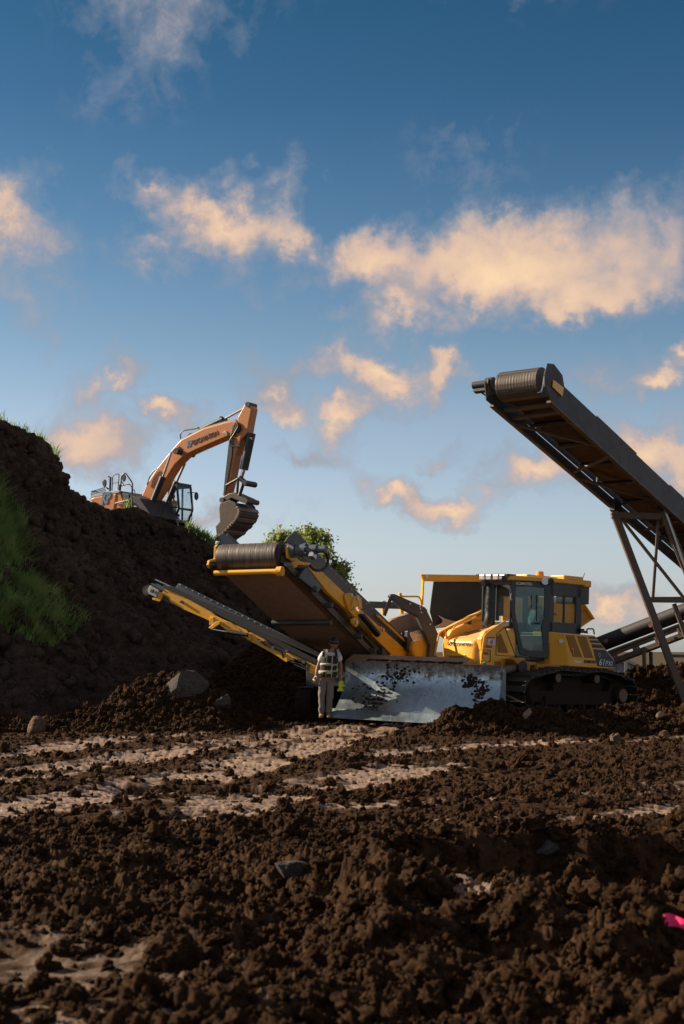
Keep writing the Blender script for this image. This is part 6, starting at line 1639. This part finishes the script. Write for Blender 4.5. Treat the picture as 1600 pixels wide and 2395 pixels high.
def head_shape(m, c, h, yaw, pitch, n=22):
    """a head with jaw, brow, nose, eye sockets, mouth and ears, c = its centre, h = its height"""
    q = Matrix.Rotation(yaw, 3, 'Z') @ Matrix.Rotation(pitch, 3, 'X'); rings = []
    for i in range(n + 1):
        t = math.pi * i / n; z = math.cos(t); s = math.sin(t); ring = []
        for k in range(28):
            a = 2 * math.pi * k / 28; x = s * math.cos(a); y = s * math.sin(a)      # front is -y
            X = x * .37; Y = y * .46; Z = z * .5
            f = max(0, -y)
            if z < -.1: X *= 1 - .42 * (-.1 - z); Y *= (1 - .10 * (-.1 - z)) if y < 0 else (1 - .50 * (-.1 - z))
            nose = math.exp(-((x / .13) ** 2)) * math.exp(-(((z + .12) / .20) ** 2)) * f; Y -= .085 * nose
            tip = math.exp(-((x / .12) ** 2)) * math.exp(-(((z + .24) / .08) ** 2)) * f; Y -= .05 * tip
            for e in (-1, 1): Y += .035 * math.exp(-(((x - e * .34) / .16) ** 2)) * math.exp(-(((z - .06) / .09) ** 2)) * f
            Y -= .020 * math.exp(-(((z - .20) / .07) ** 2)) * f
            Y += .018 * math.exp(-(((z + .50) / .03) ** 2)) * math.exp(-((x / .3) ** 2)) * f
            Y -= .018 * (math.exp(-(((z + .43) / .04) ** 2)) + math.exp(-(((z + .56) / .045) ** 2))) * math.exp(-((x / .26) ** 2)) * f
            ring.append(c + q @ (Vector((X, Y, Z)) * h))
        rings.append(ring)
    m.loft(rings)
    for e in (-1, 1):
        m.loft([[c + q @ (Vector((e * (.345 + .05 * j), .02 + .075 * math.cos(a) * s, -.02 + .12 * math.sin(a) * s)) * h) for a in (R(45 * k) for k in range(8))] for j, s in ((0, .8), (1, 1), (1.5, .6))])
    return q
def hand(m, wrist, d, palm_n, side, size=.185, curl=.5):
    """palm, four unequal curled fingers and a thumb; d = pointing direction, palm_n = direction the palm faces, side = towards the thumb"""
    d = Vector(d).normalized(); pn = Vector(palm_n); pn = (pn - d * pn.dot(d)).normalized(); s = Vector(side); s = (s - d * s.dot(d) - pn * s.dot(pn)).normalized()
    w = Vector(wrist); L = size * .52
    m.add(*skin_mesh(*chain([w, w + d * L * .5, w + d * L * .95], [(.022, .03), (.03, .042), (.026, .040)]), 1))
    m.loft([[w + d * (L * t) + s * (a * size * .21 * ww) + pn * (b * size * .075) for a, b in ((-1, -.7), (0, -1), (1, -.7), (1, .7), (0, 1), (-1, .7))] for t, ww in ((-.1, .7), (.35, 1), (1.0, 1.02), (1.06, .8))])
    for i, (off, ln) in enumerate(((.75, .40), (.25, .45), (-.25, .42), (-.72, .33))):
        p = w + d * L * .85 + s * off * size * .20; dd = d.copy(); P_ = [p]; 
        for j, fr in enumerate((.42, .33, .25)):
            a = curl * (.5 + .35 * j + .1 * i); dd = (dd * math.cos(a * .6) + pn * math.sin(a * .6)).normalized(); p = p + dd * size * ln * fr * 1.25; P_.append(p)
        m.add(*skin_mesh(*chain(P_, [.0095, .009, .008, .0065]), 1))
    p = w + d * L * .25 + s * size * .17; t1 = (d * .65 + s * .75 + pn * .25).normalized(); t2 = (d * .95 + s * .2 + pn * .3).normalized()
    m.add(*skin_mesh(*chain([p, p + t1 * size * .20, p + t1 * size * .20 + t2 * size * .17, p + t1 * size * .2 + t2 * size * .30], [.013, .012, .010, .008]), 1))
def skin_mat(n, c):
    m = bpy.data.materials.new(n); m.use_nodes = True; t = NT(m.node_tree); b = t.n['Principled BSDF']
    v = t.new('ShaderNodeTexCoord').outputs['Object']; t.link(t.mix(t.ramp(t.noise(v, 25, 4), [(.35, 0), (.65, 1)]), tuple(k * .85 for k in c), c), b.inputs['Base Color'])
    b.inputs['Roughness'].default_value = .5; b.inputs['Subsurface Weight'].default_value = .12; b.inputs['Subsurface Radius'].default_value = (.02, .008, .005); return m
def cloth_mat(n, c, bump=.4, sc_=18):
    m = bpy.data.materials.new(n); m.use_nodes = True; t = NT(m.node_tree); b = t.n['Principled BSDF']; v = t.new('ShaderNodeTexCoord').outputs['Object']
    f = t.noise(v, sc_ * .3, 4, .6, 1.0); t.link(t.mix(t.ramp(f, [(.3, 0), (.7, 1)]), tuple(k * .72 for k in c), c), b.inputs['Base Color']); b.inputs['Roughness'].default_value = .85
    b.inputs['Sheen Weight'].default_value = .15
    bp = t.new('ShaderNodeBump'); bp.inputs['Strength'].default_value = bump; bp.inputs['Distance'].default_value = .02; t.link(t.noise(v, sc_, 4, .6, 1.2), bp.inputs['Height']); t.link(bp.outputs[0], b.inputs['Normal']); return m
M_SKIN = skin_mat('tanned skin', (.36, .17, .10)); M_TEE = cloth_mat('white tee', (.72, .74, .78)); M_TROU = cloth_mat('grey trousers', (.20, .175, .155))
M_VEST = cloth_mat('black vest', (.020, .020, .022)); M_REFL = cloth_mat('beige reflective tape', (.55, .47, .36), .15); M_LIME = cloth_mat('lime trim', (.42, .62, .05), .1); M_BOOT = cloth_mat('tan boots', (.30, .19, .11))
M_HAT = paint('dark hard hat', (.016, .020, .024), .3, dirt=.05); M_GLOVE = cloth_mat('lime gloves', (.62, .68, .06), .3); M_HIVIS = cloth_mat('hi vis shirt', (.45, .62, .30)); M_GREYW = cloth_mat('grey workwear', (.38, .39, .40)); M_HAIR = cloth_mat('dark hair', (.03, .02, .015))

def person(F, name_label, J, mats, vest=None, hat=None, yaw=0, pitch=0, boots=True, hands=None, hh=.235, wd=1.0):
    """J: joints in local metres; arms (sL eL wL / sR eR wR), legs (hL kL aL tL / ...), pelvis, waist, chest, neck, head"""
    T = linkobj(bpy.data.objects.new('person', None)); T.matrix_world = F.m; tag(T, name_label, 'person')
    j = {k: Vector(v) for k, v in J.items()}
    skin, top, bottom = mats
    def wobble(vs, amp, f):
        return [v + Vector((mnoise.noise(v * f), mnoise.noise(v * f + Vector((9, 0, 0))), mnoise.noise(v * f + Vector((0, 9, 0))) * .6)) * amp for v in vs]
    # body: one continuous skin
    V = [j['pelvis'], j['waist'], j['chest'], j['neck'], j['neck'].lerp(j['head'], .55)]; E = [(0, 1), (1, 2), (2, 3), (3, 4)]; Rr = [(.13, .10), (.12, .09), (.14, .10), (.055, .055), .058]
    for s in 'LR':
        b = len(V); V += [j['s' + s], j['s' + s].lerp(j['e' + s], .5), j['e' + s], j['e' + s].lerp(j['w' + s], .4), j['w' + s]]; E += [(2, b), (b, b+1), (b+1, b+2), (b+2, b+3), (b+3, b+4)]; Rr += [.058, .047, .040, .041, .026]
        b = len(V); V += [j['h' + s], j['h' + s].lerp(j['k' + s], .5), j['k' + s], j['k' + s].lerp(j['a' + s], .35), j['a' + s]]; E += [(0, b), (b, b+1), (b+1, b+2), (b+2, b+3), (b+3, b+4)]; Rr += [.085, .075, .055, .055, .038]
    m = MB(); m.add(*skin_mesh(V, E, Rr)); q = head_shape(m, j['head'], hh, yaw, pitch)
    for s, (pn, th) in (hands or {}).items(): hand(m, j['w' + s], j['w' + s] - j['e' + s] if 'd' + s not in j else j['d' + s], pn, th, curl=1.0)
    m.build('body', skin, T, smooth=True)
    # trousers
    V = [j['pelvis'] + Vector((0, 0, .06)), j['pelvis']]; E = [(0, 1)]; Rr = [(.150, .112), (.158, .122)]
    for s in 'LR':
        b = len(V); h, k, a = j['h' + s], j['k' + s], j['a' + s]; V += [h, h.lerp(k, .5), k, k.lerp(a, .5), a + Vector((0, 0, .02))]; E += [(1, b), (b, b+1), (b+1, b+2), (b+2, b+3), (b+3, b+4)]; Rr += [.108, .094, .078, .074, .072]
    m = MB(); vs, fs = skin_mesh(V, E, Rr, 3); m.add(wobble(vs, .020, 9), fs); m.build('trousers', bottom, T, smooth=True)
    # shirt with short sleeves
    V = [j['pelvis'] + Vector((0, 0, -.03)), j['waist'], j['chest'], j['neck'] - Vector((0, 0, .045))]; E = [(0, 1), (1, 2), (2, 3)]; Rr = [(.165, .128), (.155, .120), (.178, .125), (.075, .07)]
    for s in 'LR':
        b = len(V); V += [j['s' + s], j['s' + s].lerp(j['e' + s], .62)]; E += [(2, b), (b, b+1)]; Rr += [.082, .076]
    m = MB(); vs, fs = skin_mesh(V, E, Rr, 3); m.add(wobble(vs, .014, 10), fs); m.build('shirt', top, T, smooth=True)
    if boots:
        for s in 'LR':
            a, t = j['a' + s], j['t' + s]; m = MB(); d = (t - a); d.z = 0; d.normalize()
            vs, fs = skin_mesh(*chain([a + Vector((0, 0, .08)), a - Vector((0, 0, .02)) - d * .02, a + d * .10 - Vector((0, 0, .035)), a + d * .17 - Vector((0, 0, .045))], [.058, .060, (.050, .045), (.045, .034)])); m.add(vs, fs); m.build('boot', M_BOOT, T, smooth=True)
    if hat:
        m = MB(); c = j['head']; rings = []
        for i in range(12):
            t = math.pi / 2 * i / 11; rings.append([c + q @ (Vector((.44 * math.cos(t) * math.cos(a), .52 * math.cos(t) * math.sin(a), .20 + .42 * math.sin(t))) * hh) for a in (2 * math.pi * k / 28 for k in range(28))])
        m.loft(rings); m.loft([[c + q @ (Vector((r * .47 * math.cos(a), r * .55 * math.sin(a) - (.16 if math.sin(a) < 0 else 0) * -math.sin(a) * (r - .9) * 6 * .5, z)) * hh) for a in (2 * math.pi * k / 28 for k in range(28))] for r, z in ((.92, .22), (1.16, .17), (1.16, .145), (.92, .19))])
        m.build('hard_hat', hat, T, smooth=True)
    else:
        m = MB(); c = j['head']; rings = []
        for i in range(9):
            t = math.pi / 2 * i / 8; rings.append([c + q @ (Vector((.40 * math.cos(t) * math.cos(a), .49 * math.cos(t) * math.sin(a) + .03, .16 + .38 * math.sin(t))) * hh) for a in (2 * math.pi * k / 24 for k in range(24))])
        m.loft(rings); m.build('hair', M_HAIR, T, smooth=True)
    return T, j
def worker():
    k = 1 / (5.227 * 106.0)
    J2 = lambda x, y, d=0: ((x - 425) * k, d, (1190 - y) * k)
    F = Frame(U(761, 1679, 31.35), (1, 0, 0), (0, 0, 1))
    J = dict(pelvis=J2(445, 700), waist=J2(458, 600, .0), chest=J2(482, 470, .01), neck=J2(505, 385, .0), head=J2(532, 300, -.045),
             sR=J2(395, 425, .0), eR=J2(330, 585, .03), wR=J2(312, 690, -.03), sL=J2(582, 425, .0), eL=J2(612, 570, .05), wL=J2(612, 690, -.03),
             hR=J2(397, 730), kR=J2(382, 935, -.03), aR=J2(378, 1150, .02), tR=J2(368, 1165, -.2), hL=J2(490, 730), kL=J2(478, 935, -.02), aL=J2(462, 1150, .04), tL=J2(480, 1165, -.2),
             dR=(-.45, -.15, -.9), dL=(.08, -.1, -1))
    T, j = person(F, 'construction worker in dark hard hat, white tee and black vest standing beside the bulldozer blade', J, (M_SKIN, M_TEE, M_TROU), hat=M_HAT, yaw=R(14), pitch=R(14), hands={'R': ((.5, .6, -.3), (.2, -1, 0)), 'L': ((-.8, .3, 0), (0, -1, 0))})
    # vest: swept torso shell with open front and armholes
    def ring(c, rx, ry, n=28): return [Vector(c) + Vector((rx * math.cos(2*math.pi*i/n), ry * math.sin(2*math.pi*i/n), 0)) for i in range(n)]
    sec = [(J2(447, 700), .192, .152), (J2(452, 650), .188, .150), (J2(458, 600), .186, .147), (J2(468, 540), .192, .150), (J2(478, 480), .202, .152), (J2(485, 440), .205, .150)]
    m = MB(); m.loft([ring(*s) for s in sec], cap=False)
    up = []
    vest = m.build('vest', M_VEST, T, smooth=True); so = vest.modifiers.new('t', 'SOLIDIFY'); so.thickness = .012
    # shoulder straps of the vest
    def strap(xs, w, mat, nm, lift=0.0):
        m = MB(); pts = [Vector(J2(xs[0], 445)) + Vector((0, -.148 - lift, 0)), Vector(J2(xs[1], 405)) + Vector((0, -.118 - lift, 0)), Vector(J2(xs[2], 372)) + Vector((0, -.045 - lift * .5, .01 + lift)), Vector(J2(xs[2], 368)) + Vector((0, .04, .012 + lift)), Vector(J2(xs[1], 400)) + Vector((0, .11 + lift, 0)), Vector(J2(xs[0], 445)) + Vector((0, .15 + lift, 0))]
        m.loft([[p + Vector((-w, 0, 0)), p + Vector((w, 0, 0)), p + Vector((w, 0, -.012)), p + Vector((-w, 0, -.012))] for p in rounded(pts, .05, 4, False)]); return m.build(nm, mat, T if nm == 'vest_strap' else vest, smooth=True)
    strap((412, 418, 432), .050, M_VEST, 'vest_strap'); strap((572, 568, 560), .050, M_VEST, 'vest_strap')
    strap((432, 436, 448), .026, M_REFL, 'reflective_tape', .010); strap((592, 586, 572), .026, M_REFL, 'reflective_tape', .010)
    def band(y0, y1, rx, ry, mat, a0=0, a1=360, cx=462, nm='reflective_tape'):
        m = MB(); rows = []
        for y in (y0, y1): rows.append([Vector(J2(cx + (600 - y) * .12, y)) + Vector((rx * math.cos(R(a)), ry * math.sin(R(a)), 0)) for a in np.linspace(a0, a1, 24)])
        m.loft(rows, cap=False, closed=False); o = m.build(nm, mat, vest, smooth=True); s_ = o.modifiers.new('t', 'SOLIDIFY'); s_.thickness = .006
    band(560, 530, .200, .158, M_REFL, 180, 360, 462); band(660, 618, .198, .162, M_REFL, 180, 360, 452)
    for (x, ya, yb) in ((438, 540, 445), (430, 690, 620), (500, 690, 625), (565, 640, 560)):
        m = MB(); a, b = Vector(J2(x, ya, -.168)), Vector(J2(x + 8, yb, -.166)); m.bar(a, b, .012, .01, (0, 1, 0)); m.build('lime_trim', M_LIME, vest)
    m = MB(); m.bar(Vector(J2(498, 700, -.156)), Vector(J2(512, 440, -.156)), .022, .012, (0, 1, 0)); m.build('zip', M_REFL, vest)
    for (x, y) in ((420, 655), (540, 655), (540, 520)):
        m = MB(); m.box(Vector(J2(x, y, -.155 if x > 400 else -.15)), (.09, .03, .07)); m.build('pocket', M_VEST, vest, bevel=.008)
    m = MB(); m.loft([ring(J2(447, 715), .172, .138), ring(J2(447, 700), .174, .140)], cap=False); m.build('belt', M_BOOT, T, smooth=True)
    # gloves held in the left hand: a thing of its own
    GF = Frame(U(*[(680 + 612 / 5.227), (1450 + 790 / 5.227)], 31.30), (1, 0, 0), (0, 0, 1)); G_ = thing('work_gloves', GF, 'pair of lime yellow work gloves held in the worker\'s left hand', 'gloves')
    for sx, rot in ((-.02, .1), (.035, -.25)):
        m = MB(); b0 = Vector((sx, -.01, .09)); d = Vector((math.sin(rot), 0, -1)).normalized()
        m.add(*skin_mesh(*chain([b0, b0 + d * .07, b0 + d * .13, b0 + d * .17], [(.02, .035), (.022, .045), (.024, .05), (.02, .042)]), 1))
        for q in range(4):
            s0 = b0 + d * .16 + Vector(((q - 1.5) * .022, 0, 0)); m.add(*skin_mesh(*chain([s0, s0 + d * .045 + Vector(((q - 1.5) * .01, -.01, 0)), s0 + d * .08 + Vector(((q - 1.5) * .016, -.02, 0))], [.012, .012, .010]), 1))
        s0 = b0 + d * .08 + Vector((.04, 0, 0)); m.add(*skin_mesh(*chain([s0, s0 + d * .03 + Vector((.03, -.01, 0)), s0 + d * .06 + Vector((.035, -.01, 0))], [.013, .012, .010]), 1))
        m.build('glove', M_GLOVE, G_, smooth=True)
worker()
def seated(F, label, mats, hat=None, reach=0.0):
    """seated facing local +X; origin at the middle of the seat top"""
    r = Frame(F.m @ Vector((0, 0, 0)), F.m.to_3x3() @ Vector((0, 1, 0)) * -1, (0, 0, 1))   # local -Y of the person = ahead
    q = Frame(F.m.translation, F.m.to_3x3() @ Vector((0, -1, 0)), F.m.to_3x3() @ Vector((0, 0, 1)))
    J = dict(pelvis=(0, .02, .10), waist=(0, .04, .28), chest=(0, .03, .47), neck=(0, .02, .60), head=(0, -.02, .74),
             sR=(-.19, .02, .54), eR=(-.25, -.10, .30), wR=(-.18, -.34 - reach, .34 + reach * .6), sL=(.19, .02, .54), eL=(.25, -.10, .30), wL=(.18, -.34, .30),
             hR=(-.10, -.02, .08), kR=(-.14, -.42, .12), aR=(-.14, -.50, -.28), tR=(-.14, -.68, -.30), hL=(.10, -.02, .08), kL=(.14, -.42, .12), aL=(.14, -.50, -.28), tL=(.14, -.68, -.30))
    # Frame X axis must be the person's right-hand side seen from the front; ahead is -Y
    return person(q, label, J, mats, hat=hat, hands={'R': ((0, 0, -1), (1, 0, 0)), 'L': ((0, 0, -1), (-1, 0, 0))}, boots=True)
sf = Frame(DZ.m @ Vector((.08, 0, 1.86)), DZ.m.to_3x3() @ Vector((1, 0, 0)), DZ.m.to_3x3() @ Vector((0, 0, 1)))
seated(sf, 'operator in grey workwear seated behind the glass of the bulldozer cab', (M_SKIN, M_GREYW, M_GREYW), None, .12)
xb, xf, y0_, y1_, zb_, zt_ = EXC
sf = Frame(EX.m @ Vector((xb + .5, 1.0, zb_ + .38)), EX.m.to_3x3() @ Vector((1, 0, 0)), (0, 0, 1))
seated(sf, 'operator in pale hi vis shirt seated in the excavator cab', (M_SKIN, M_HIVIS, M_TROU), None)
